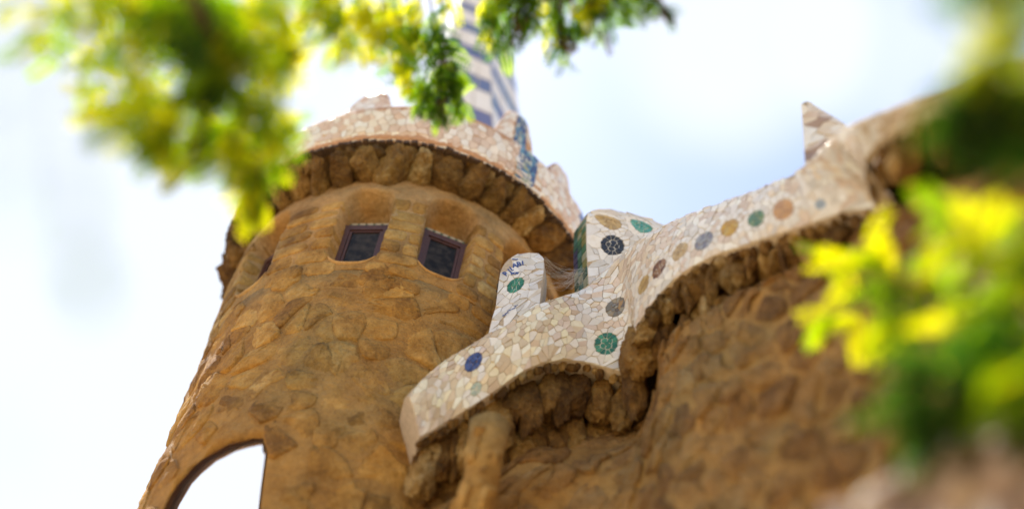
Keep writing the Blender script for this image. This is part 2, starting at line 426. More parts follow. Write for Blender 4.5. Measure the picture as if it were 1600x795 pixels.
# windows
def oriented_box(c, ax, ay, az_, sx, sy, sz):
    V = [np.array(c)+np.array(ax)*sx*i+np.array(ay)*sy*j+np.array(az_)*sz*k for i in (-1, 1) for j in (-1, 1) for k in (-1, 1)]
    F = [(0, 1, 3, 2), (4, 6, 7, 5), (0, 4, 5, 1), (2, 3, 7, 6), (0, 2, 6, 4), (1, 5, 7, 3)]
    return V, F
def join(parts):
    V, F = [], []
    for v, f_ in parts: b = len(V); V += list(v); F += [tuple(i+b for i in q) for q in f_]
    return V, F
for k, (a0, z0) in enumerate(WIN):
    if k == 2: pass
    rr = 1.575
    out = np.array([math.sin(a0), -math.cos(a0), 0]); tx = np.array([math.cos(a0), math.sin(a0), 0]); tz = np.array([0, 0, 1.])
    c = np.array(cyl(a0, rr, ZR+z0-.0)); hw, hh = .235, .335
    bars = [oriented_box(c+tx*s*(hw-.035), tx, out, tz, .035, .03, hh) for s in (-1, 1)]
    bars += [oriented_box(c+tz*s*(hh-.035), tx, out, tz, hw-.07, .029, .035) for s in (-1, 1)]
    bars += [oriented_box(c+tx*s*(hw-.085), tx, out, tz, .013, .018, hh-.08) for s in (-1, 1)]
    bars += [oriented_box(c+tz*s*(hh-.085), tx, out, tz, hw-.1, .017, .013) for s in (-1, 1)]
    V, F = join(bars); fr = mesh('window', V, F, M_frame, tower)
    V, F = oriented_box(c, tx, out, tz, hw-.07, .006, hh-.07); mesh('pane', V, F, M_glass, fr)
    # strip of small patterned tiles above the frame
    VV, FF = [], []
    V, F = oriented_box(c+tz*(hh+.05)-out*.05, tx, out, tz, hw, .02, .05); mesh('tile_backing', V, F, M_frame, fr)
    for q in range(6):
        x0 = -hw+q*2*hw/6; wq = 2*hw/6
        for (pa, pb, pc_), colr in ((((x0+.004, .01), (x0+wq-.004, .01), (x0+wq/2, .09)), (.05, .2, .12)), (((x0+wq/2+.006, .095), (x0+wq+wq/2-.006, .095), (x0+wq, .02)), (.42, .38, .27))):
            base = c+tz*hh-out*.029
            P3 = [base+tx*min(hw, p[0])+tz*p[1]+out*e for e in (0, .008) for p in (pa, pb, pc_)]
            mesh('tile', P3, [(0, 1, 4, 3), (1, 2, 5, 4), (2, 0, 3, 5), (3, 4, 5)], M_tile, fr, False, colr)
    # pale rounded sill lip
    V, F = [], []
    for i in range(17):
        s = i/16*2-1; az = a0+s*WHW*1.15
        zz = z0-.44+.14*abs(s)**3
        for q in range(7):
            an = q/6*math.pi
            V.append(cyl(az, prof(zz)-.10+.115*math.sin(an)-(.05 if abs(s) > .9 else 0), ZR+zz+.035*math.cos(an)))
    for i in range(16):
        for q in range(6): F.append((i*7+q, i*7+q+1, i*7+q+8, i*7+q+7))
    mesh('sill', V, F, M_pinkm, tower, True)
# cornice soffit and boulders under the rim
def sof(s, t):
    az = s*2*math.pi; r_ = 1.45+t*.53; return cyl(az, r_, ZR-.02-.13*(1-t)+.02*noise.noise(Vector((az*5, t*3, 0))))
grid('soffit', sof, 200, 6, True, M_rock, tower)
az = -2.4
while az < 2.4:
    wdt = random.uniform(.11, .19); a = az+wdt/2
    ro = random.uniform(1.76, 1.80); hr = random.uniform(.22, .27)
    rad = np.array([math.sin(a), -math.cos(a), 0]); tan = np.array([math.cos(a), math.sin(a), 0])
    dn = np.array([0, 0, 1.])
    tl = random.uniform(.25, .55); ax1 = rad*math.cos(tl)+dn*math.sin(tl); ax3 = -rad*math.sin(tl)+dn*math.cos(tl)
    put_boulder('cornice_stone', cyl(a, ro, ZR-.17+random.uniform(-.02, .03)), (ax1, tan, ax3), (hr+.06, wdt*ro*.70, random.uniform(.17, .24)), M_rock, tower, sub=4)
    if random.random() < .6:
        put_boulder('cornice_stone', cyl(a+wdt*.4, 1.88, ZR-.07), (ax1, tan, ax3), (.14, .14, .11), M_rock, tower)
    az += wdt*.97
# slate fringe under the mosaic rim
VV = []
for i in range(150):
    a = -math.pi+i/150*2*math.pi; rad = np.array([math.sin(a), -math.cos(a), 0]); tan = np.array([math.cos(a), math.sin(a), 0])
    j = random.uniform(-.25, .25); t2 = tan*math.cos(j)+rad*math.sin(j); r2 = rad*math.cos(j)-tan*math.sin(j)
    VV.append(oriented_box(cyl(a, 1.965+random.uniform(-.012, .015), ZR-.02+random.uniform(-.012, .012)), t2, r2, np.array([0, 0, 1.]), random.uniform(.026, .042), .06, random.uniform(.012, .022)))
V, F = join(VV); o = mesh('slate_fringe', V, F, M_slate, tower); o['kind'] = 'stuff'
# mosaic rim
RP = [(0.0, 1.975), (.02, 2.02), (.12, 2.03), (.3, 2.04), (.44, 2.04), (.52, 2.01), (.56, 1.92)]
def rimp(v):
    for (z0, r0), (z1, r1) in zip(RP, RP[1:]):
        if v <= z1: s = max(0, (v-z0)/(z1-z0)); return r0+(r1-r0)*s
    return RP[-1][1]
def SR(u, v, h): az = u/2.0; return cyl(az, rimp(v)+h, ZR+.005+v*1.25*(1+.06*math.sin(az*5+1)))
def rimf(s, t):
    az = s*2*math.pi
    if t < .6: v = t/.6*.56; return SR(az*2.0, v, 0)
    q = (t-.6)/.4; return cyl(az, 1.92-q*1.05, ZR+.56*1.25*(1+.06*math.sin(az*5+1))+.75*q**1.4)
rim = grid('mosaic_rim', rimf, 160, 40, True, M_groutr, tower)
RIMC = [(.78, .70, .60), (.74, .60, .48), (.80, .75, .68), (.66, .50, .38), (.8, .78, .74), (.70, .55, .44)]
items = []
strip_az = [hit_cyl(822, 262, 2.02)[0], hit_cyl(905, 372, 2.02)[0] if hit_cyl(905, 372, 2.02) else 1.2]
sites = jitter(-2.0*1.7, 0, 2.0*1.75, .54, .088, .085, .40)
sites = [s for s in sites if abs(s[0]/2-strip_az[0]) > .07]
for s in (-1, 1):
    for q in range(9): sites.append(((strip_az[0]+s*.078)*2, .03+q*.06))
for (u, v), poly in zip(sites, voronoi(sites, (-3.5, 0.005, 3.55, .55), .35)):
    if not poly or abs(u/2-strip_az[0]) < .07: continue
    if random.random() < .16:
        pass
    poly = [((strip_az[0]+math.copysign(.068, a/2-strip_az[0]))*2 if abs(a/2-strip_az[0]) < .068 else a, b) for a, b in poly]
    pc = piece(poly, SR, .004, .008, .006, 0, 0, .05)
    if pc:
        c = list(random.choice(RIMC))
        k = random.uniform(.92, 1.06); left = smoothstep(.3, -.7, u)
        c = [min(.85, x*k*(1-.1*left*(q == 2))) for q, x in enumerate(c)]
        if abs(u/2-strip_az[1]) < .05 and random.random() < .7: c = random.choice([[.25, .3, .5], [.6, .62, .66], [.15, .2, .42]])
        items.append((pc[0], pc[1], tuple(c)))
emit(items, 'tile', M_tile, rim, 300, False, area_prio)
# patterned strip of blue glazed tiles crossing the rim
PAT = [(.07, .13, .3), (.12, .28, .42), (.3, .36, .28), (.5, .52, .48), (.05, .08, .2), (.28, .42, .45), (.38, .36, .2)]
def patterned(S, u0, u1, v0, v1, nu_, nv_, parent, name='pattern_tile'):
    for i in range(nu_):
        for j in range(nv_):
            a, b = u0+(u1-u0)*i/nu_, u0+(u1-u0)*(i+1)/nu_; c, d = v0+(v1-v0)*j/nv_, v0+(v1-v0)*(j+1)/nv_
            m_ = ((a+b)/2, (c+d)/2)
            edge = i in (0, nu_-1)
            for tri in (((a, c), (b, c), m_), ((b, c), (b, d), m_), ((b, d), (a, d), m_), ((a, d), (a, c), m_)):
                pc = piece(list(tri), S, .002, .009, .004, 0, 0, .03)
                if pc: mesh(name, pc[0], pc[1], M_tile, parent, False, random.choice(PAT[:2]+PAT[3:5] if edge else PAT))
ps = mesh('patterned_strip', *join([(lambda q: ([SR(a, b, h) for h in (-.01, .003) for a, b in q], [(0, 1, 2, 3), (4, 7, 6, 5), (0, 4, 5, 1), (2, 6, 7, 3), (1, 5, 6, 2), (0, 3, 7, 4)]))([((strip_az[0]-.062)*2, .0+k*.09), ((strip_az[0]+.062)*2, .0+k*.09), ((strip_az[0]+.062)*2, .09+k*.09), ((strip_az[0]-.062)*2, .09+k*.09)]) for k in range(6)]), M_groutr, tower)
patterned(SR, (strip_az[0]-.06)*2, (strip_az[0]+.06)*2, .01, .54, 3, 6, ps)
# rounded merlons standing on the rim
def rim_merlon(a0, hw, ht, strip=False, r0=1.97, z0=.62):
    def prof_h(s): return ht*(1-abs(s)**3.5*.45)
    def SM(u, v, h):      # u in -1..1 across, v 0..1 up
        az = a0+u*hw*(1-.26*v); z = z0+v*prof_h(u); r_ = r0-.02*v-.03*smoothstep(.85, 1.0, v)
        return cyl(az, r_+h, ZR+z)
    V, F = [], []
    nu_, nv_ = 15, 9
    for back in (0, 1):
        for j in range(nv_):
            for i in range(nu_):
                u = -1+2*i/(nu_-1); v = j/(nv_-1); V.append(SM(u, v, -.32*back*(1-.4*v)))
    o_ = nu_*nv_
    for j in range(nv_-1):
        for i in range(nu_-1):
            a = j*nu_+i; F += [(a, a+1, a+nu_+1, a+nu_), (o_+a+nu_, o_+a+nu_+1, o_+a+1, o_+a)]
        a = j*nu_; F += [(a+nu_, a+nu_+o_, a+o_, a), (a+nu_-1, a+nu_-1+o_, a+2*nu_-1+o_, a+2*nu_-1)]
    for i in range(nu_-1): a = (nv_-1)*nu_+i; F += [(a, a+1, a+1+o_, a+o_)]
    m_ = mesh('roof_merlon', V, F, M_groutr, tower, True)
    W = 2*hw*1.85
    def S2(u, v, h): return SM(max(-1, min(1, u/W*2)), max(0, min(1, v/ht)), h)
    st = jitter(-W/2, 0, W/2, ht, .095, .09, .38)
    for (u, v), poly in zip(st, voronoi(st, (-W/2, 0, W/2, ht), .35)):
        if not poly: continue
        if strip and abs(u-.06) < .1: continue
        if strip: poly = [((.06+math.copysign(.085, a-.06)) if abs(a-.06) < .085 else a, b) for a, b in poly]
        pc = piece(poly, S2, .004, .008, .006, 0, 0, .05)
        if pc: mesh('tile', pc[0], pc[1], M_tile, m_, False, random.choice(RIMC))
    if strip: patterned(S2, -.015, .135, .02, ht*.97, 3, 5, m_)
for px, py, hw, ht, st in ((583, 172, .14, .48, False), (808, 205, .13, .70, True), (880, 270, .11, .42, False)):
    an_ = min(np.linspace(-2.2, 2.2, 441), key=lambda a: abs(proj(cyl(a, 1.97, ZR+.95))[0]-px)+(0 if math.cos(a) > -.1 else 500)); rim_merlon(an_, hw, ht, st)
# spire
M_spg = plain('spire_grout', (.7, .66, .6), .9, .2, 30, .2)
SPX, SPY = -.91, 9.55
SPR = [(.9, 1.22), (2.2, .98), (3.4, .80), (4.4, .69), (5.4, .60), (6.6, .49), (8.0, .39), (10.5, .28), (13.0, .12)]
def spr(z):
    for (z0, r0), (z1, r1) in zip(SPR, SPR[1:]):
        if z <= z1: return r0+(r1-r0)*(z-z0)/(z1-z0)
    return .12
def SP(fa, z, h):    # fa: facet coordinate 0..8
    k = math.floor(fa); t = fa-k; a0, a1 = (k-.66)*math.pi/3, (k+1-.66)*math.pi/3
    x = (1-t)*math.sin(a0)+t*math.sin(a1); y = -((1-t)*math.cos(a0)+t*math.cos(a1)); r_ = spr(z)
    l = math.hypot(x, y); return (SPX-.075*(z-4)+x*r_+x/l*h, SPY+y*r_+y/l*h, ZR+z)
V = [SP(k, z, 0) for z, _ in SPR for k in range(6)]; F = []
for j in range(len(SPR)-1):
    for i in range(6): F.append((j*6+i, j*6+(i+1) % 6, (j+1)*6+(i+1) % 6, (j+1)*6+i))
F.append(tuple(range((len(SPR)-1)*6, len(SPR)*6)))
spire = mesh('spire', V, F, M_spg, tower)
for k in range(6):
    z = 1.0; j = 0
    while z < 12.6:
        wide = j % 2 == 0
        ht = (.42 if wide else .30)*(1.0 if k % 2 else 1.0)*max(.5, spr(z)/.6)
        blue = (j % 2 == 1)
        sh = .34*spr(z)/.6*(1 if k % 2 else 1.5)*(-1)
        zo = z+(.12 if k % 2 else 0)
        def S3(u, v, h): return SP(k+min(.9999, max(0, u)), min(12.95, zo+v+sh*(u-.5)), h)
        splits = [0, random.uniform(.15, .25), random.uniform(.35, .5), random.uniform(.6, .8), 1]
        for s0, s1 in zip(splits, splits[1:]):
            c = (random.uniform(.08, .13), random.uniform(.12, .17), random.uniform(.26, .34)) if blue else random.choice([(.84, .82, .79), (.82, .79, .75), (.85, .83, .8), (.80, .76, .72)])
            cs = [(s0+.012, .008), (s1-.012, .008), (s1-.012, ht-.008), (s0+.012, ht-.008)]
            Vp = [S3(a, b, h) for h in (-.004, .012) for a, b in cs]
            mesh('panel', Vp, [(0, 3, 2, 1), (4, 5, 6, 7), (0, 1, 5, 4), (1, 2, 6, 5), (2, 3, 7, 6), (3, 0, 4, 7)], M_tile, spire, False, tuple(c))
        z += ht; j += 1
# ------------------------------------------------------------------ GATEHOUSE (right)
house = empty('gatehouse', 'brown rubble gatehouse wall with a wavy white mosaic parapet dotted with coloured medallions', 'building')
LP = [(655, 684, 634, 612), (680, 670, 665, 580), (705, 655, 700, 552), (760, 620, 745, 524), (810, 585, 790, 500), (845, 568, 830, 474), (880, 562, 870, 457), (925, 568, 908, 444),
      (960, 578, 928, 426), (985, 581, 945, 410), (996, 574, 958, 398), (993, 555, 970, 388), (991, 535, 980, 379), (997, 508, 1000, 364), (1022, 470, 1032, 346), (1060, 432, 1070, 330), (1110, 402, 1118, 312),
      (1160, 384, 1163, 297), (1210, 368, 1203, 281), (1265, 350, 1236, 266), (1318, 330, 1246, 257), (1364, 324, 1254, 249), (1396, 316, 1262, 240), (1378, 293, 1276, 226), (1356, 268, 1300, 206), (1356, 240, 1332, 190),
      (1385, 212, 1385, 172), (1430, 190, 1430, 155), (1500, 165, 1500, 128), (1600, 140, 1600, 90), (1720, 120, 1720, 50)]
DK = [(0, 10.0), (2, 10.2), (4, 10.5), (7, 10.8), (10, 10.7), (13, 10.6), (15, 10.3), (17, 9.9), (19, 9.5), (21, 9.0), (22, 8.7), (23, 8.75), (25, 8.7), (28, 8.1), (30, 7.5)]
def interp(K, x):
    for (a, b), (c, d) in zip(K, K[1:]):
        if x <= c: return b+(d-b)*(x-a)/(c-a)
    return K[-1][1]
def catmull(P, n):
    P = [np.array(p, float) for p in P]; out = []
    for i in range(len(P)-1):
        p0 = P[max(0, i-1)]; p1, p2 = P[i], P[i+1]; p3 = P[min(len(P)-1, i+2)]
        for k in range(n):
            t = k/n; out.append(.5*((2*p1)+(-p0+p2)*t+(2*p0-5*p1+4*p2-p3)*t*t+(-p0+3*p1-3*p2+p3)*t**3))
    out.append(P[-1]); return np.array(out)
def elev(px, py): d = ray(px, py); return math.hypot(d[0], d[1])
Lp, Up = [], []
for i, (a, b, c, d) in enumerate(LP):
    D = interp(DK, i); L = pt(a, b, D); rho = D*elev(a, b)
    if 19 < i < 25:
        r19, r25 = 9.5*elev(1265, 350), interp(DK, 25)*elev(1356, 240); rho = r19+(r25-r19)*(c-1236)/(1332-1236)
    Lp.append(L); Up.append(pt(c, d, (rho+.03-.14*smoothstep(15, 21, i))/elev(c, d)))
class Patch:
    def __init__(s, A, B, n=6, bulge=.04, lip=.10, lipv=.84):
        s.A = catmull(A, n); s.B = catmull(B, n); M = (s.A+s.B)/2
        s.arc = np.concatenate([[0], np.cumsum(np.linalg.norm(np.diff(M, axis=0), axis=1))]); s.len = s.arc[-1]
        s.H = np.linalg.norm(s.A-s.B, axis=1)
        k = np.ones(9)/9; Hp = np.pad(s.H, 4, mode='edge'); s.H = np.convolve(Hp, k, 'valid')
        out = CAM-M; out[:, 2] = 0; out /= np.linalg.norm(out, axis=1)[:, None]; s.out = out
        s.bulge, s.lip, s.lipv = bulge, lip, lipv
    def at(s, a, b, h=0.):
        a = min(s.len, max(0, a)); i = min(len(s.arc)-2, int(np.searchsorted(s.arc, a, 'right')-1)); t = (a-s.arc[i])/(s.arc[i+1]-s.arc[i])
        A = s.A[i]*(1-t)+s.A[i+1]*t; B = s.B[i]*(1-t)+s.B[i+1]*t; o = s.out[i]*(1-t)+s.out[i+1]*t
        P = A*(1-b)+B*b; e = s.bulge*4*b*(1-b)
        ld = 0
        if b > s.lipv: q = (b-s.lipv)/(1-s.lipv); e -= s.lip*q*q; ld = q
        nrm = np.array([o[0], o[1], .1+1.0*ld]); nrm /= np.linalg.norm(nrm)
        return P+o*e+nrm*h
    def h(s, a): return float(np.interp(a, s.arc, s.H))
    def S(s, a, y, h): hh = s.h(a); return s.at(a, min(1, max(0, y/hh+.5)), h)
    def inv(s, px, py):
        best = None
        for a in np.linspace(0, s.len, 160):
            Pb = proj(np.array([s.at(a, b) for b in np.linspace(0, 1, 24)])); d = np.hypot(Pb[:, 0]-px, Pb[:, 1]-py); k = int(d.argmin())
            if best is None or d[k] < best[0]: best = (d[k], a, (k/23-.5)*s.h(a))
        return best[1], best[2]
    def solid(s, name, mat, parent, back, nv=14):
        na = len(s.arc); V = []; per = nv+2
        for i in range(na):
            for j in range(nv): V.append(s.at(s.arc[i], j/(nv-1)))
            bk = back if not callable(back) else back(i)
            V.append(s.at(s.arc[i], 1)+bk); V.append(s.at(s.arc[i], 0)+bk+np.array([0, 0, .03]))
        F = []
        for i in range(na-1):
            for j in range(per): k = (j+1) % per; F.append((i*per+j, i*per+k, (i+1)*per+k, (i+1)*per+j))
        F += [tuple(reversed(range(per))), tuple(range((na-1)*per, na*per))]
        bm = orient(V, F); me = bpy.data.meshes.new(name); bm.to_mesh(me); bm.free(); me.materials.append(mat)
        me.polygons.foreach_set('use_smooth', [len(p.vertices) == 4 for p in me.polygons])
        o = bpy.data.objects.new(name, me); COL.objects.link(o); o.parent = parent; return o
CREAM = [(.76, .64, .44), (.80, .72, .50), (.78, .72, .54), (.60, .48, .32), (.66, .55, .38), (.82, .79, .68), (.58, .45, .31), (.72, .64, .46), (.64, .53, .38)]
PINKW = [(.64, .53, .44), (.81, .77, .69), (.68, .57, .47), (.75, .68, .58), (.62, .51, .41), (.82, .8, .74), (.72, .62, .48)]
GREYW = [(.62, .60, .56), (.74, .72, .69), (.68, .66, .62), (.8, .79, .77), (.72, .7, .68), (.64, .6, .56)]
def tile_col(px):
    r_ = random.random()
    if px < 870: pal = CREAM if r_ < (.92 if px > 700 else .75) else PINKW
    elif px < 900: pal = CREAM if r_ < .4 else PINKW
    elif px < 1240: pal = PINKW if r_ < .65 else GREYW
    else: pal = GREYW if r_ < .6 else PINKW
    c = random.choice(pal); k = random.uniform(.97, 1.12); return tuple(min(.86, x*k) for x in c)
def mosaic(P, size, meds, parent, colfn, tiles, gap=.0034):
    sites = []; tag = []
    a0, a1 = 0, P.len; hm = P.H.max()
    for (a, y) in jitter(a0, -hm/2, a1, hm/2, size*.88, size*.82, .52):
        if random.random() < .14: continue
        hh = P.h(a)
        if abs(y) > hh/2-.012: continue
        if any(math.hypot((a-m[0])/m[6], (y-m[1])/m[7]) < m[2]+.05 for m in meds): continue
        sites.append((a, y)); tag.append(None)
    for k, m in enumerate(meds):
        r_ = m[2]; n_ = max(9, int(2*math.pi*(r_+.028)/.055))
        for i in range(n_):
            an = i/n_*2*math.pi+k
            for rr_, tg_ in ((r_+.026, ('halo', k)), (r_-.026, ('med', k))):
                sites.append((m[0]+m[6]*rr_*math.cos(an), m[1]+m[7]*rr_*math.sin(an))); tag.append(tg_)
        if r_ > .05:
            sites.append((m[0]+.004, m[1])); tag.append(('med', k))
            if r_ > .07:
                for i in range(4): an = i/4*2*math.pi+.4; sites.append((m[0]+m[6]*r_*.36*math.cos(an), m[1]+m[7]*r_*.36*math.sin(an))); tag.append(('med', k))
    cells = voronoi(sites, (0, -hm/2, P.len, hm/2), size*4)
    discs = {}
    for (a, y), tg_, poly in zip(sites, tag, cells):
        if not poly: continue
        poly = [(p[0], max(-P.h(p[0])/2, min(P.h(p[0])/2, p[1]))) for p in poly]
        if abs(y) > P.h(a)/2: continue
        px = proj(P.S(a, y, 0))[0]
        md_ = tg_ is not None and tg_[0] == 'med'
        pc = piece(poly, P.S, gap*(1.45 if md_ and meds[tg_[1]][4] is M_gw else .9 if md_ else 1), random.uniform(.005, .011), .006, 0, 0, .06)
        if not pc: continue
        if md_:
            k = tg_[1]
            if k not in discs:
                m = meds[k]; Vd = [P.S(m[0], m[1], .0025)]+[P.S(m[0]+m[6]*m[2]*.99*math.cos(i/28*2*math.pi), m[1]+m[7]*m[2]*.99*math.sin(i/28*2*math.pi), .0025) for i in range(28)]
                discs[k] = mesh('medallion', Vd, [(0, i+1, (i+1) % 28+1) for i in range(28)], m[4], house); discs[k]['label'] = m[5]
            mesh('tessera', pc[0], pc[1], M_tile, discs[k], False, meds[k][3][(len(discs[k].children)+random.randrange(2)) % len(meds[k][3])])
        else:
            c = colfn(px) if tg_ is None or random.random() < .35 else random.choice([(.8, .78, .74), (.76, .73, .68)])
            tiles.append((pc[0], pc[1], c, parent))
par = Patch(Lp, Up, 6, .05, .09)
parapet = par.solid('parapet', M_grout, house, lambda i: -par.out[i]*.38)
M_gw = plain('white_grout', (.7, .66, .58), .9, .2, 30, .15); M_gb = plain('brown_grout', (.4, .27, .15), .9, .2, 30, .2)
GREEN = [(.03, .2, .13), (.06, .28, .18), (.02, .15, .10)]; BLUE = [(.04, .07, .22), (.07, .11, .30), (.03, .05, .17)]
GOLD = [(.5, .36, .16), (.42, .3, .14), (.56, .42, .2)]; BRN = [(.2, .09, .05), (.3, .17, .1), (.14, .06, .04)]
GREY = [(.2, .19, .16), (.3, .28, .22), (.14, .12, .1), (.34, .28, .18)]; BG = [(.22, .24, .3), (.3, .32, .36), (.2, .2, .26)]
YEL = [(.6, .38, .04), (.5, .3, .05), (.55, .4, .1)]; ORG = [(.6, .36, .16), (.5, .3, .15)]; G2 = [(.16, .28, .14), (.1, .22, .14), (.22, .3, .16)]
PBL = [(.3, .42, .6), (.4, .5, .62)]; BLK = [(.015, .018, .025), (.02, .025, .04), (.03, .03, .03)]; TEAL = [(.08, .32, .27), (.15, .42, .35), (.1, .36, .33)]
SEA = [(.5, .58, .48), (.6, .64, .52), (.42, .52, .46)]
def med(P, px, py, rpx, cols, grout, lab):
    a, y = P.inv(px, py); q = P.S(a, y, 0); D = np.linalg.norm(q-CAM); pa = proj(P.S(a+.04, y, 0))-proj(P.S(a-.04, y, 0)); py_ = proj(P.S(a, y+.04, 0))-proj(P.S(a, y-.04, 0)); r0 = rpx*D/FPX
    ea = min(1.3, max(.8, .08*FPX/D/np.linalg.norm(pa))); ey = min(1.2, max(.8, .08*FPX/D/np.linalg.norm(py_))); return (a, y, r0, cols, grout, lab, ea, ey)
meds = [med(par, *m) for m in ((739, 566, 16, BLUE, M_groutr, 'dark blue and cream disc near the left end of the parapet'), (742, 606, 10, SEA, M_gw, 'small pale sea-green disc below the dark blue one'),
        (945, 535, 19, GREEN, M_gw, 'emerald green disc near the drooping point of the parapet'), (966, 480, 17, GREY, M_gb, 'grey-brown crackled disc above the emerald one'), (1005, 447, 15, GOLD, M_gb, 'sand-coloured disc'),
        (1031, 420, 16, BRN, M_gw, 'dark reddish brown disc'), (1062, 395, 15, GOLD, M_gb, 'ochre disc right of the reddish brown one'), (1099, 375, 16, BG, M_grout, 'slate blue disc'),
        (1139, 358, 15, YEL, M_grout, 'bright yellow disc'), (1183, 343, 14, G2, M_grout, 'leaf green disc on the right half of the parapet'), (1224, 328, 17, ORG, M_grout, 'pale orange disc'), (1279, 323, 8, PBL, M_grout, 'small light blue disc near the far point'))]
tiles = []
mosaic(par, .083, meds, parapet, tile_col, tiles)
# merlons
def pts(L): return [pt(p[0], p[1], p[2]/elev(p[0], p[1])) for p in L]
def rho_top(px):
    Pb = proj(par.B); k = int(np.abs(Pb[:, 0]-px).argmin()); return float(np.hypot(par.B[k, 0], par.B[k, 1]))
ra, rb = rho_top(770)+.05, rho_top(845)+.05
m1 = Patch(pts([(758, 560, ra), (765, 512, ra), (774, 480, ra+.01), (778, 450, ra+.02), (783, 422, ra+.03), (795, 405, ra+.04), (812, 398, ra+.05)]),
           pts([(842, 515, rb), (843, 480, rb), (846, 450, rb+.01), (849, 430, rb+.02), (850, 414, rb+.03), (849, 403, rb+.04), (842, 397, rb+.05)]), 5, .015, 0, 2)
fw = np.array([0, 1, 0.]); rt = np.array([1, 0, 0.])
mo1 = m1.solid('merlon', M_grout, house, fw*.22+rt*.06)
mosaic(m1, .10, [med(m1, 805, 446, 14, GREEN, M_gw, 'green disc on the small left merlon')], mo1, lambda px: random.choice(GREYW+[(.7, .64, .55)]), tiles)
rc = rho_top(930)+.10
m2 = Patch(pts([(925, 510, rc), (921, 470, rc), (918, 420, rc), (916, 380, rc), (916, 350, rc), (917, 336, rc), (926, 330, rc)]),
           pts([(1090, 510, rc+.05), (1090, 440, rc+.05), (1080, 405, rc+.05), (1070, 380, rc+.05), (1060, 362, rc+.05), (1020, 345, rc+.03), (960, 329, rc)]), 5, .02, 0, 2)
mo2 = m2.solid('merlon', M_grout, house, fw*.24-rt*.08)
mosaic(m2, .115, [med(m2, 949, 347, 17, GOLD, M_gb, 'ochre disc at the top of the large merlon'), med(m2, 957, 384, 18, BLK, M_gw, 'black disc with white joints on the large merlon'), med(m2, 1003, 354, 15, TEAL, M_gw, 'teal disc at the right of the large merlon')], mo2, lambda px: random.choice(GREYW), tiles)
rd = rho_top(1258)+.08
m3 = Patch(pts([(1258, 262, rd), (1256, 225, rd), (1254, 190, rd), (1252, 165, rd)]), pts([(1330, 240, rd), (1328, 205, rd), (1300, 182, rd), (1262, 160, rd)]), 5, .015, 0, 2)
mo3 = m3.solid('merlon', M_grout, house, -m3.out[8]*.2+rt*.02)
mosaic(m3, .09, [], mo3, lambda px: random.choice(PINKW+[(.3, .2, .14), (.4, .28, .2)]), tiles)
tiles.sort(key=lambda t: area_prio(t))
for t_ in tiles[:300]: mesh('tile', t_[0], t_[1], M_tile, t_[3], False, t_[2])
for pr in {t[3].name for t in tiles[300:]}:
    po = bpy.data.objects[pr]; emit([t[:3] for t in tiles[300:] if t[3] is po], 'tile', M_tile, po, 0)
# patterned narrow side of the big merlon
def side_S(patch, bk):
    def f_(u, v, h):
        i = (len(patch.arc)-1)*min(1, max(0, v)); i0 = min(len(patch.arc)-2, int(i)); P = patch.A[i0]*(1-(i-i0))+patch.A[i0+1]*(i-i0)
        return P+bk*u*3.2+np.array([-1, -.3, 0])*h
    return f_
sS = side_S(m2, fw*.24-rt*.08)
for j in range(20):
    for i in range(3):
        pc = [sS(a, b, h) for h in (-.002, .008) for a, b in ((i*.1+.004, j*.05+.003), (i*.1+.096, j*.05+.003), (i*.1+.096, j*.05+.047), (i*.1+.004, j*.05+.047))]
        mesh('pattern_tile', pc, [(0, 3, 2, 1), (4, 5, 6, 7), (0, 1, 5, 4), (1, 2, 6, 5), (2, 3, 7, 6), (3, 0, 4, 7)], M_tile, mo2, False, random.choice([(.03, .12, .1), (.05, .18, .12), (.2, .22, .1), (.03, .05, .14), (.3, .34, .26), (.06, .2, .2)]))
# blue lettering fired on the small merlon
def as_mesh(o):
    dg = bpy.context.evaluated_depsgraph_get(); me = bpy.data.meshes.new_from_object(o.evaluated_get(dg)); n_ = o.name
    q = bpy.data.objects.new(n_, me); COL.objects.link(q); q.parent = o.parent; q.matrix_world = o.matrix_world
    cu_ = o.data; bpy.data.objects.remove(o); bpy.data.curves.remove(cu_); q.name = n_; return q
def lettering(txt, px, py, size, ang, bend=0):
    cu = bpy.data.curves.new('lettering', 'FONT'); cu.body = txt; cu.size = size; cu.extrude = .001; cu.offset = .0022; cu.align_x = 'CENTER'; cu.align_y = 'CENTER'
    a, y = m1.inv(px, py); P = m1.S(a, y, .014)
    o = bpy.data.objects.new('lettering', cu); COL.objects.link(o); cu.materials.append(M_ink); o.parent = mo1
    n_ = CAM-P; n_[2] = 0; n_ /= np.linalg.norm(n_)
    upv = np.array([0, 0, 1.]); rx = np.cross(upv, n_); c_, s_ = math.cos(ang), math.sin(ang)
    x = rx*c_+upv*s_; yv = upv*c_-rx*s_
    o.matrix_world = Matrix([[x[i], yv[i], n_[i], P[i]] for i in range(3)]+[[0, 0, 0, 1]]); bpy.context.view_layer.update(); as_mesh(o)
for ch, px, py, an in (('P', 791, 430, .95), ('I', 795, 425, .75), ('L', 799.5, 421.5, .6), ('A', 805, 417.5, .45), ('B', 811.5, 414.5, .3), ('I', 817, 413, .2)): lettering(ch, px, py, .078, an)
lettering('POR', 804, 429, .042, .4)
lettering('~', 805, 407, .09, .3)
for q in range(5): lettering('/', 786+q*5, 494-q*3.5, .05, -.5)
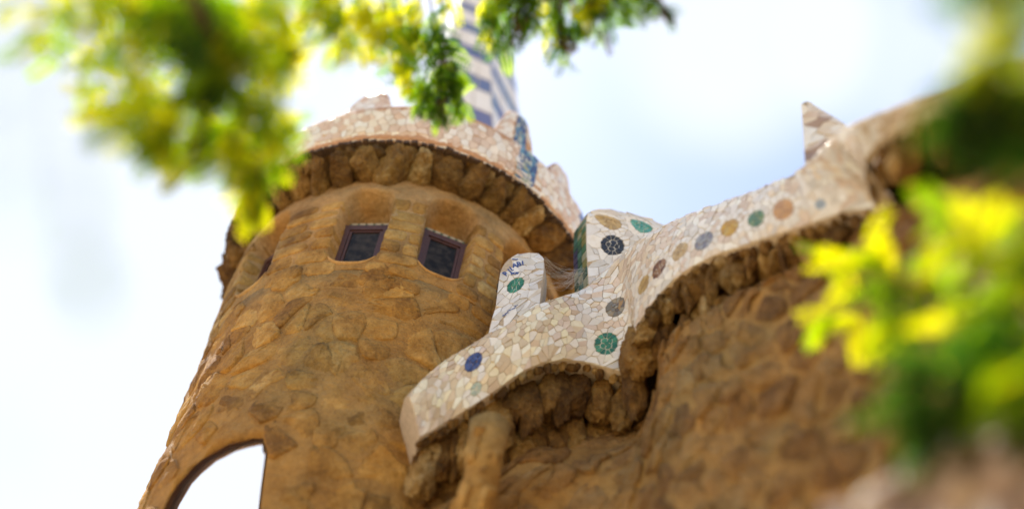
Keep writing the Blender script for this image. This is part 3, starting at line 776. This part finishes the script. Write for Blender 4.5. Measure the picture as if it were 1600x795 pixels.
# ---- wall under the parapet
WG = [(640, 655), (705, 622), (760, 588), (810, 555), (860, 530), (925, 528), (985, 515), (1022, 450), (1066, 408), (1118, 378), (1170, 355), (1230, 330), (1290, 300), (1340, 265), (1390, 222), (1440, 190), (1520, 155), (1620, 130), (1740, 110)]
WD = []
_pa = proj(par.A); _ra = np.hypot(par.A[:, 0], par.A[:, 1])
for (x, y) in WG: i = np.argsort(np.abs(_pa[:, 0]-x))[:5]; WD.append(float(_ra[i].mean()))
WD = list(np.convolve(np.pad(WD, 1, mode='edge'), np.ones(3)/3, 'valid'))
k = 7; Ls = catmull([pt(x, y, r_/elev(x, y)) for (x, y), r_ in zip(WG, WD)], 6); pad = np.pad(Ls, ((k//2, k//2), (0, 0)), mode='edge')
# pad by extrapolation so that the ends stay in place
Ls = np.stack([np.convolve(pad[:, i], np.ones(k)/k, 'valid') for i in range(3)], 1)
tang = np.gradient(Ls[:, :2], axis=0); tang /= np.linalg.norm(tang, axis=1)[:, None]
bk = np.stack([-tang[:, 1], tang[:, 0]], 1)           # away from the camera
for i in range(len(bk)):
    if bk[i]@(Ls[i, :2]-CAM[:2]) < 0: bk[i] *= -1
rad_ = Ls[:, :2]/np.linalg.norm(Ls[:, :2], axis=1)[:, None]; bk = bk*.5+rad_*.5; bk /= np.linalg.norm(bk, axis=1)[:, None]
WT = Ls[:, 2]+.55; ACUSP = float(np.interp(math.atan2(*ray(1000, 520)[:2]), np.arctan2(Ls[:, 0], Ls[:, 1]), np.arange(len(Ls))))
warc = np.concatenate([[0], np.cumsum(np.linalg.norm(np.diff(Ls[:, :2], axis=0), axis=1))])
ACW = float(np.interp(ACUSP, np.arange(len(warc)), warc))
# the wall runs on into the tower at its left end
def wallp(a, d, h=0.):   # a = length along the wall, d = distance below its top
    if a < 0: base = Ls[0, :2]-tang[0]*0+(T-Ls[0, :2])/np.linalg.norm(T-Ls[0, :2])*(-a); b = bk[0]; top = WT[0]; b = b*max(0, 1+a)
    else:
        a = min(a, warc[-1]); i = min(len(warc)-2, int(np.searchsorted(warc, a, 'right')-1)); t = (a-warc[i])/(warc[i+1]-warc[i])
        base = Ls[i, :2]*(1-t)+Ls[i+1, :2]*t; b = bk[i]*(1-t)+bk[i+1]*t; top = WT[i]*(1-t)+WT[i+1]*t
    dd = d-.39; rg_ = smoothstep(ACW-.25, ACW+.25, a)
    off = (.56-.40*smoothstep(.45, 1.7, dd))*(1-rg_)+(.44-.30*smoothstep(.15, .8, dd))*rg_-.12*smoothstep(1.4, 4.5, dd)
    off += .05*noise.noise(Vector((a*1.3, d*1.3, 1.1)))+.02*noise.noise(Vector((a*5, d*5, 1.1)))
    P = base+b*(off-h); return np.array([P[0], P[1], max(0.0, top-d)])
WLEN = warc[-1]
_waz = np.arctan2(Ls[:, 0], Ls[:, 1])
def wall_behind(P): return float(np.interp(math.atan2(P[0], P[1]), _waz, warc))
def wf(s, t):
    a = -.9+s*(WLEN+.9); top = wallp(a, 0)[2]; return wallp(a, t**1.5*(top-.0))
wall_h = grid('wall', wf, 320, 120, False, M_mortar, house)
# soffit between mosaic edge and wall
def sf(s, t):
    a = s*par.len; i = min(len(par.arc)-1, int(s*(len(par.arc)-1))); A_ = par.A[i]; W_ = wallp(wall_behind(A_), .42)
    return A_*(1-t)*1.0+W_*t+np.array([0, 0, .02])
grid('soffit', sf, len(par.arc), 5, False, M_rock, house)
# rubble stones of the wall
def SWl(a, y, h): return wallp(a, -y, h)
sites = [q for q in jitter(-.5, -5.6, WLEN, -.75, .22, .26, .5) if random.random() > .2]
items = []
for (u, v), poly in zip(sites, voronoi(sites, (-.5, -5.6, WLEN, -.7), 1.1)):
    if not poly: continue
    pp = proj(SWl(u, v, 0))
    if pp[0] < 560 or pp[0] > 1700 or pp[1] > 900: continue
    pc = piece(poly, SWl, random.uniform(.004, .02), random.uniform(.0, .034), .05, random.uniform(.004, .022), 1, .13, .008, .12)
    if pc: items.append((pc[0], pc[1], (1, 1, 1)))
emit(items, 'stone', M_rock2, wall_h, 300, True, lambda it: -abs(area_prio(it)))
# long hanging stones under the mosaic edge
RPOLY = [tuple(p) for p in proj(par.A)]+[tuple(p) for p in proj(par.B)][::-1]
dn = np.array([0, 0, 1.])
s = .22
while s < par.len-.3:
    i = min(len(par.arc)-1, int(np.searchsorted(par.arc, s))); A_ = par.A[i]; o_ = par.out[i]; tn = np.cross(dn, o_)
    q = proj(A_); big = q[0] < 1010; ti = i/6
    if 9.3 < ti < 12.3 or 20.0 < ti < 24.2: s += .1; continue
    gapv = wallp(wall_behind(A_), 0.5); depth = np.linalg.norm(gapv[:2]-A_[:2])
    if big: wx = random.uniform(.08, .16); hz = random.uniform(.27, .40)
    else: wx = random.uniform(.05, .11); hz = random.uniform(.12, .22)
    inn = .19 if not big else .24
    c = A_-o_*inn+np.array([0, 0, -hz*.62+.05])
    ext = [c+tn*wx*e+dn*hz*f_ for e in (-.8, 0, .8) for f_ in (-.8, -.3, .3)]
    hits = sum(inpoly(proj(p), RPOLY) for p in ext)
    if hits > (3 if ti < 19 else 0):
        s += .06; continue
    lean = random.gauss(0, .14 if big else .32); ax = tn*math.cos(lean)+dn*math.sin(lean); az_ = dn*math.cos(lean)-tn*math.sin(lean)
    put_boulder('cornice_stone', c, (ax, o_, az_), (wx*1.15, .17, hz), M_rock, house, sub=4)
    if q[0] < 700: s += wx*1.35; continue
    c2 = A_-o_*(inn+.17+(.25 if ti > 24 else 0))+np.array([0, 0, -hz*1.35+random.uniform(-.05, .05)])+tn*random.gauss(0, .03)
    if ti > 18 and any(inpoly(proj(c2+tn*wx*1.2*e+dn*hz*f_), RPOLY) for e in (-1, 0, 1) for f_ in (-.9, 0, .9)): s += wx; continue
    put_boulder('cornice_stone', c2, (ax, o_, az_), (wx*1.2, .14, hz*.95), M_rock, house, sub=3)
    if big and q[0] > 790 and ti < 8: put_boulder('cornice_stone', A_-o_*(inn+.26)+np.array([0, 0, -hz*2.0+random.uniform(-.08, .05)])+tn*random.gauss(0, .05), (ax, o_, az_), (wx*1.3, .14, hz*.8), M_rock, house, sub=3)
    s += wx*(1.35 if big else 1.15)
s = .02; VV = []
while s < par.len-.3:         # row of small chips right under the edge
    i = min(len(par.arc)-1, int(np.searchsorted(par.arc, s))); A_ = par.A[i]; o_ = par.out[i]; tn = np.cross(dn, o_)
    r_ = random.uniform(.03, .06)
    if 22 < i/6 < 27 or 10.2 < i/6 < 13: s += r_*1.7; r_ *= .4; o_ = o_*2.2
    put_boulder('edge_stone', A_-o_*random.uniform(.035, .07)+dn*random.uniform(-.03, .0), (tn, o_, dn), (r_, .05, r_*random.uniform(1, 1.8)), M_rock, house, sub=2)
    s += r_*1.7
# pier below the left part of the parapet
base = pt(768, 760, 9.0); pz = pt(768, 712, 9.25)[2]
tops = pt(768, 655, 9.75)
pv, pf = [], []
nr = 20; lv = 26
for j in range(lv):
    z = tops[2]*(1-j/(lv-1)); r_ = .125+.03*smoothstep(.5, 0, tops[2]-z)+.02*j/lv
    for i in range(nr):
        an = i/nr*2*math.pi; rr_ = r_*(1+.12*noise.noise(Vector((math.cos(an)*1.5, math.sin(an)*1.5, z*2))))
        pv.append((tops[0]+rr_*math.cos(an), tops[1]+.08+rr_*math.sin(an), z))
for j in range(lv-1):
    for i in range(nr): k2 = (i+1) % nr; pf.append((j*nr+i, (j+1)*nr+i, (j+1)*nr+k2, j*nr+k2))
pf.append(tuple(range(nr)))
pier = mesh('pier', pv, pf, M_stone, house, True)
z = tops[2]+.02
while z > 4.5:
    h_ = random.uniform(.09, .17)
    for e in ((-.06, .06) if random.random() < .45 else (0,)):
        o_ = put_boulder('stone', (tops[0]+e*1.1+random.uniform(-.015, .015), tops[1]+.06, z-h_*.5), (rt, fw, np.array([0, 0, 1.])), (.15 if not e else .10, .14, h_*1.5), M_stone, pier)
    z -= h_*.95

# pale boulders of a buttress at the right foot of the view
but = empty('rock_buttress', 'pale pinkish rubble buttress at the lower right, in front of the brown gatehouse wall', 'buttress')
core = [pt(1270, 880, 5.5), pt(1410, 800, 5.4), pt(1600, 745, 5.2), pt(1780, 740, 5.0)]
V = []
for P in core:
    for z in (0, P[2]-.12):
        for e in (-.3, .45): V.append((P[0], P[1]+e, z))
F = []
for i in range(3):
    a = i*4; b = a+4; F += [(a, b, b+2, a+2), (a+1, a+3, b+3, b+1), (a+2, b+2, b+3, a+3)]
F += [(0, 2, 3, 1), (12, 13, 15, 14)]
mesh('core', V, F, M_pale, but)
for r_ in range(7):
    for i in range(26):
        s = (i+random.random())/26*3; j = min(2, int(s)); t = s-j; P = core[j]*(1-t)+core[j+1]*t
        z = P[2]-.07-r_*.17+random.uniform(-.03, .03)
        put_boulder('stone', (P[0], P[1]-.32+random.uniform(-.04, .04), z), (rt, fw, dn), (random.uniform(.05, .09), .12, random.uniform(.05, .1)), M_pale, but)
# cobweb between the two merlons
cu = bpy.data.curves.new('cobweb', 'CURVE'); cu.dimensions = '3D'; cu.bevel_depth = .0007; cu.bevel_resolution = 0
for i in range(70):
    a = pt(851+random.uniform(-2, 2), 400+random.random()**1.5*50, 10.85+random.uniform(0, .1)); b = pt(random.uniform(890, 918), random.uniform(418, 446), 11.2+random.uniform(0, .2))
    if i % 3 == 0: a = pt(random.uniform(855, 912), random.uniform(440, 450), 10.95)
    sp = cu.splines.new('POLY'); sp.points.add(8); sag = random.uniform(.02, .09)
    for q in range(9): t = q/8; P = a*(1-t)+b*t; P = P-dn*sag*4*t*(1-t); sp.points[q].co = (P[0], P[1], P[2], 1)
cu.materials.append(M_web); wb = bpy.data.objects.new('cobweb', cu); COL.objects.link(wb); wb = as_mesh(wb)
wb['label'] = 'dusty grey cobweb strung between the two white merlons of the parapet'; wb['category'] = 'cobweb'
# ------------------------------------------------------------------ trees hanging into the view
def tube(path, r0, r1, nseg=7):
    path = [np.array(p, float) for p in path]; V, F = [], []
    for i, p in enumerate(path):
        d = path[min(i+1, len(path)-1)]-path[max(0, i-1)]; d /= np.linalg.norm(d)+1e-9
        a = np.cross(d, [0.3, .2, 1.]); a /= np.linalg.norm(a)+1e-9; b = np.cross(d, a); r_ = r0+(r1-r0)*i/(len(path)-1)
        for k in range(nseg): an = k/nseg*2*math.pi; V.append(p+a*r_*math.cos(an)+b*r_*math.sin(an))
    for i in range(len(path)-1):
        for k in range(nseg): k2 = (k+1) % nseg; F.append((i*nseg+k, i*nseg+k2, (i+1)*nseg+k2, (i+1)*nseg+k))
    F.append(tuple(reversed(range(nseg)))); F.append(tuple(range((len(path)-1)*nseg, len(path)*nseg)))
    return V, F
def leaf_shape(np_=9, droop=.25, ll=.24, lw=.075):
    """pinnate leaf of unit length along +X with small oval leaflets in pairs"""
    V, F = [], []
    def ax(t): return np.array([t, 0, -droop*t*t])
    n = 8
    for i in range(n+1):
        for s in (-1, 1): V.append(ax(i/n)+np.array([0, s*.006*(1.3-i/n), 0]))
    for i in range(n): F.append((2*i, 2*i+1, 2*i+3, 2*i+2))
    for k in range(np_):
        t = .14+.86*k/(np_-1); c = ax(t); sz = (.75+.5*math.sin(math.pi*min(1, t*.95)))*(.9+.2*random.random())
        for s in (-1, 1):
            d = np.array([.35, s, -.18+random.uniform(-.2, .2)]); d /= np.linalg.norm(d); w_ = np.cross(d, [0, 0, 1.]); w_ /= np.linalg.norm(w_)
            b = len(V); L_, W_ = ll*sz, lw*sz
            for (x, y, z) in ((0.02, 0, 0), (.3, .9, .015), (.65, 1, .015), (1, 0, -.01), (.65, -1, .015), (.3, -.9, .015)):
                V.append(c+d*x*L_+w_*y*W_*.5+np.array([0, 0, z]))
            F += [(b, b+1, b+2, b+3), (b, b+3, b+4, b+5)]
    return V, F
LEAVES = []
for q in range(4): LEAVES.append(leaf_shape(8+q % 2, .15+.12*q))
for q in range(3): LEAVES.append(leaf_shape(17, .15+.15*q, .21, .042))
LSET = (0, 4)
LMESH = {}
def leaf_mesh(q, mat):
    if (q, mat.name) not in LMESH:
        V, F = LEAVES[q]; me = bpy.data.meshes.new('leaf'); me.from_pydata([tuple(v) for v in V], [], F); me.materials.append(mat); LMESH[(q, mat.name)] = me
    return LMESH[(q, mat.name)]
def crown(root, leaves, limit=300):
    """leaves: (position, direction, length, material)"""
    random.shuffle(leaves)
    def vis(l):
        p = proj(l[0]+l[1]*l[2]*.5); return 0 if -40 < p[0] < 1640 and -40 < p[1] < 830 else 1
    leaves.sort(key=vis)
    rest = {}
    for i, (P, d, L, mat) in enumerate(leaves):
        d = d/np.linalg.norm(d); y = np.cross([0, 0, 1.], d); y += np.random.normal(0, .35, 3); y -= d*(y@d); y /= np.linalg.norm(y); z = np.cross(d, y)
        q = random.randrange(*LSET); M_ = np.array([d, y, z]).T*L
        if i < limit:
            o = bpy.data.objects.new('leaf', leaf_mesh(q, mat)); COL.objects.link(o); o.parent = root
            o.matrix_world = Matrix([[M_[r_][0], M_[r_][1], M_[r_][2], P[r_]] for r_ in range(3)]+[[0, 0, 0, 1]])
        else:
            V, F = LEAVES[q]; R_ = rest.setdefault(mat.name, [mat, [], []]); b = len(R_[1])
            R_[1].extend((np.array(V)@M_.T+P).tolist()); R_[2].extend([tuple(a+b for a in f_) for f_ in F])
    for mat, V, F in rest.values(): o = mesh('foliage', V, F, mat, root); o['kind'] = 'stuff'
def twig(root, start, end, nl, L, mats, r0=.006, sag=.12, spread=1.0, first=.25, bare=None):
    a, b = np.array(start), np.array(end); mid = (a+b)/2+np.array([0, 0, sag])+np.random.normal(0, .05, 3)
    path = [(1-t)**2*a+2*t*(1-t)*mid+t*t*b for t in np.linspace(0, 1, 8)]
    V, F = tube(path, r0, .0015, 5); TW.append((V, F)); out = []
    for i in range(nl):
        t = first+(1-first)*(i+random.random())/nl; t = min(1, t); P = (1-t)**2*a+2*t*(1-t)*mid+t*t*b
        tg_ = 2*(1-t)*(mid-a)+2*t*(b-mid); tg_ /= np.linalg.norm(tg_)
        d = tg_*.5+np.random.normal(0, .75*spread, 3)+np.array([0, 0, -.45]); out.append((P, d/np.linalg.norm(d), L*random.uniform(.7, 1.15), random.choice(mats)))
    return out
def build_tree(label, trunk_path, r0, r1, limbs, twigs, cat='tree'):
    global TW
    root = empty('tree', label, cat); V, F = tube(trunk_path, r0, r1, 12); mesh('trunk', V, F, M_bark, root, True)
    for path, a, b in limbs: V, F = tube(catmull(path, 5), a, b, 8); mesh('limb', V, F, M_bark, root, True)
    TW = []; LV = []
    for args in twigs: LV += twig(root, *args)
    V, F = join(TW); o = mesh('twig', V, F, M_bark, root, True); o['kind'] = 'stuff'
    crown(root, LV); return root
def rp(poly):
    xs = [p[0] for p in poly]; ys = [p[1] for p in poly]
    while True:
        p = (random.uniform(min(xs), max(xs)), random.uniform(min(ys), max(ys)))
        if inpoly(p, poly): return p
# left tree
limb1 = [(-2.6, 1.1, 3.0), pt(120, -330, 4.6), pt(230, -120, 5.8), pt(330, 60, 6.6), pt(330, 160, 6.8), pt(300, 250, 7.0)]
limb1b = [pt(230, -120, 5.8), pt(330, -60, 6.6), pt(430, 20, 7.4), pt(470, 90, 7.6)]
limb1c = [pt(330, 100, 6.7), pt(390, 190, 7.2), pt(410, 290, 7.6)]
tw = []
poly = [(-10, -40), (480, -20), (480, 110), (455, 240), (410, 280), (330, 250), (250, 255), (170, 220), (60, 80)]
allp = list(catmull(limb1, 5)[6:])+list(catmull(limb1b, 5))+list(catmull(limb1c, 4))
for i in range(64):
    p = rp(poly); e = pt(p[0], p[1], random.uniform(6.2, 9.0)); s_ = min(allp, key=lambda q: np.linalg.norm(q-e)+random.uniform(0, .3))
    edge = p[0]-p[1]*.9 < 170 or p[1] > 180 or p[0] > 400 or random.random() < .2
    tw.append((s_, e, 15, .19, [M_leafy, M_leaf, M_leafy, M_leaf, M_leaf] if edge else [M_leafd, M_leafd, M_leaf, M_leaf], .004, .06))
for p in [(235, 240), (275, 265), (215, 205), (430, 250), (405, 290), (395, 335), (440, 215), (455, 205), (400, 345), (385, 310)]:
    D = 7.6 if p[0] > 370 else 6.8; e = pt(p[0], p[1]-12, D); s_ = min(allp, key=lambda q: np.linalg.norm(q-e)); tw.append((s_, e, 14, .16, [M_leafy, M_leaf], .003, .03, .8, .5))
for p, D in (((140, 455), 2.6), ((128, 425), 2.6), ((8, 250), 2.2), ((0, 120), 2.2), ((155, 470), 2.9), ((30, 330), 2.4), ((120, 330), 2.6)): tw.append((pt(p[0]-50, p[1]-560, D+.3), pt(p[0], p[1], D), 7, .05, [M_leaf], .0012, .0, .8, .93))
build_tree('leafy tree at the left, its blurred yellow-green branches filling the upper left corner', [(-3.1, .5, 0), (-2.9, .7, 1.5), (-2.6, 1.1, 3.2)], .16, .10,
           [(limb1, .06, .012), (limb1b, .025, .008), (limb1c, .016, .006)], tw)
# middle tree, farther overhead
l2 = [(1.6, -.8, 6.0), pt(820, -420, 10.0), pt(760, -180, 9.8), pt(700, -70, 9.5), pt(640, -40, 9.3), pt(560, -60, 9.0), pt(480, -60, 8.5)]
l2b = [pt(760, -180, 9.8), pt(860, -90, 9.3), pt(930, -60, 8.8), pt(1010, -20, 8.5), pt(1045, 25, 8.5)]
tw = []
for s_, e, n_, L, m_ in [((500, -60, 8.5), (480, 40, 8.1), 16, .2, 1), ((520, -60, 8.5), (530, 60, 8.1), 16, .2, 1), ((560, -50, 8.8), (560, 70, 8.3), 14, .2, 1), ((580, -50, 8.9), (600, 85, 8.5), 16, .2, 1),
                         ((620, -40, 9.2), (625, 110, 8.8), 18, .2, 1), ((640, -40, 9.3), (655, 130, 9.2), 20, .2, 0), ((650, -40, 9.3), (640, 60, 9.2), 14, .2, 1), ((540, -60, 8.9), (590, 40, 8.5), 14, .2, 1),
                         ((660, -50, 9.4), (670, 160, 9.4), 22, .17, 0), ((680, -50, 9.4), (695, 165, 9.4), 24, .17, 2), ((690, 60, 9.4), (712, 170, 9.4), 16, .15, 0), ((670, 80, 9.4), (655, 175, 9.4), 16, .15, 0), ((690, 80, 9.4), (685, 185, 9.4), 16, .14, 2), ((690, 80, 9.4), (730, 170, 9.4), 12, .14, 0),
                         ((700, -60, 9.4), (700, 20, 9.3), 10, .17, 1), ((790, -120, 9.5), (765, 40, 9.2), 16, .19, 0), ((800, -120, 9.5), (795, 75, 9.0), 20, .19, 0), ((800, -110, 9.5), (815, 50, 9.0), 18, .18, 2), ((790, -100, 9.5), (760, 70, 9.2), 10, .15, 1), ((820, -100, 9.4), (840, 40, 9.0), 16, .18, 0),
                         ((850, -90, 9.3), (875, 60, 9.0), 20, .18, 2), ((860, -90, 9.3), (885, 100, 9.0), 18, .16, 0), ((870, -90, 9.3), (860, 75, 9.0), 14, .16, 1), ((900, -70, 9.0), (935, 55, 8.8), 18, .15, 2), ((910, -70, 9.0), (950, 40, 8.8), 16, .15, 0), ((920, -70, 8.9), (915, 20, 8.8), 16, .17, 1),
                         ((940, -60, 8.8), (980, 15, 8.7), 16, .16, 0), ((980, -40, 8.7), (1010, 15, 8.5), 12, .14, 0), ((1000, -25, 8.5), (1045, 25, 8.5), 10, .13, 2), ((840, -90, 9.3), (800, 0, 9.2), 14, .18, 0), ((820, -100, 9.4), (760, 0, 9.3), 14, .18, 1), ((880, -80, 9.2), (900, 40, 9.0), 16, .17, 0)]:
    tw.append((pt(*s_), pt(*e), int(n_*1.25), L*1.1, ([M_leaf, M_leafd, M_leaf], [M_leafy, M_leaf, M_leafy], [M_leafd, M_leaf, M_pod])[m_], .008, .05, .85, .35))
build_tree('green tree hanging into the top centre, its drooping sprays in front of the chequered spire', [(2.0, -1.6, 0), (1.9, -1.2, 3), (1.6, -.8, 6.2)], .22, .12, [(l2, .10, .02), (l2b, .05, .01)], tw)
# right tree
LSET = (4, 7)
l3 = [(3.4, 1.6, 2.6), pt(1900, 200, 3.6), pt(1720, 330, 4.8), pt(1600, 420, 5.8), pt(1500, 470, 6.4), pt(1400, 480, 6.8)]
l3b = [pt(1900, 200, 3.6), pt(1800, 0, 4.0), pt(1650, 40, 4.3), pt(1560, 90, 4.3), pt(1500, 160, 4.3)]
l3c = [pt(1720, 330, 4.8), pt(1640, 540, 5.0), pt(1520, 620, 5.0), pt(1440, 640, 5.0)]
tw = []
for s_, e, n_, L, m_ in [((1420, 480, 6.8), (1285, 490, 7.2), 9, .24, 1), ((1440, 475, 6.8), (1300, 410, 7.0), 9, .24, 1), ((1440, 475, 6.7), (1350, 385, 6.7), 10, .24, 1), ((1450, 475, 6.7), (1400, 500, 6.4), 11, .24, 1), ((1480, 470, 6.5), (1410, 440, 6.3), 10, .24, 1),
                         ((1520, 460, 6.4), (1480, 345, 5.6), 10, .25, 1), ((1540, 450, 6.3), (1520, 330, 5.5), 10, .25, 1), ((1560, 440, 6.1), (1560, 400, 5.6), 12, .25, 0), ((1580, 430, 6.0), (1600, 390, 5.5), 10, .25, 0), ((1540, 460, 6.3), (1480, 520, 5.6), 12, .25, 1), ((1560, 450, 6.1), (1560, 500, 5.4), 14, .24, 0), ((1590, 440, 5.9), (1600, 560, 5.1), 14, .22, 0),
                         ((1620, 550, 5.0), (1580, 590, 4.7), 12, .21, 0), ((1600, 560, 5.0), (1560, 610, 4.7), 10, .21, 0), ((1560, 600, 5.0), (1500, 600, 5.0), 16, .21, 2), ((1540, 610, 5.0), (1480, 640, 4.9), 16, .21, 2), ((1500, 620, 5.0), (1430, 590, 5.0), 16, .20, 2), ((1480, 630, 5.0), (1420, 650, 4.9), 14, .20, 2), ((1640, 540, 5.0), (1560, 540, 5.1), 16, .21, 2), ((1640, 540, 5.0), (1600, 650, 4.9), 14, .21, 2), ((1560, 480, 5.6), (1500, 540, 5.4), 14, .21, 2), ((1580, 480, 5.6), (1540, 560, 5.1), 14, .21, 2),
                         ((1700, -20, 4.3), (1590, -20, 4.3), 14, .16, 1), ((1650, 0, 4.3), (1530, 0, 4.3), 14, .15, 0), ((1620, -10, 4.3), (1490, 5, 4.3), 12, .13, 2), ((1640, 30, 4.3), (1580, 70, 4.3), 14, .15, 1), ((1600, 60, 4.3), (1530, 95, 4.3), 14, .15, 1), ((1560, 90, 4.3), (1510, 120, 4.3), 10, .13, 0),
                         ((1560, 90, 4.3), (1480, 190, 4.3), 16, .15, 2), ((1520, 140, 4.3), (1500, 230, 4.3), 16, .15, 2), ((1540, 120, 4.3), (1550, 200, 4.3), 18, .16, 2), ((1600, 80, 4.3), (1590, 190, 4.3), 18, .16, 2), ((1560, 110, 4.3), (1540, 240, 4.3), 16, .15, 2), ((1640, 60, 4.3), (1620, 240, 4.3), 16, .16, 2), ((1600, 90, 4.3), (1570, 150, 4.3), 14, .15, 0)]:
    tw.append((pt(*s_), pt(*e), int(n_*1.25), L, ([M_leaf, M_leaf, M_leafy], [M_leafy, M_leafy, M_leaf, M_leaf], [M_leafd, M_leafd, M_leafd])[m_], .005, .03, .8, .35))
build_tree('tree at the right edge with bright yellow-green fronds against the brown wall', [(3.8, 1.2, 0), (3.6, 1.4, 1.5), (3.4, 1.6, 2.7)], .14, .09, [(l3, .07, .01), (l3b, .03, .008), (l3c, .03, .008)], tw)

print('objects', len(sc.objects), 'tris', sum(len(o.data.polygons) for o in sc.objects if o.type == 'MESH'))
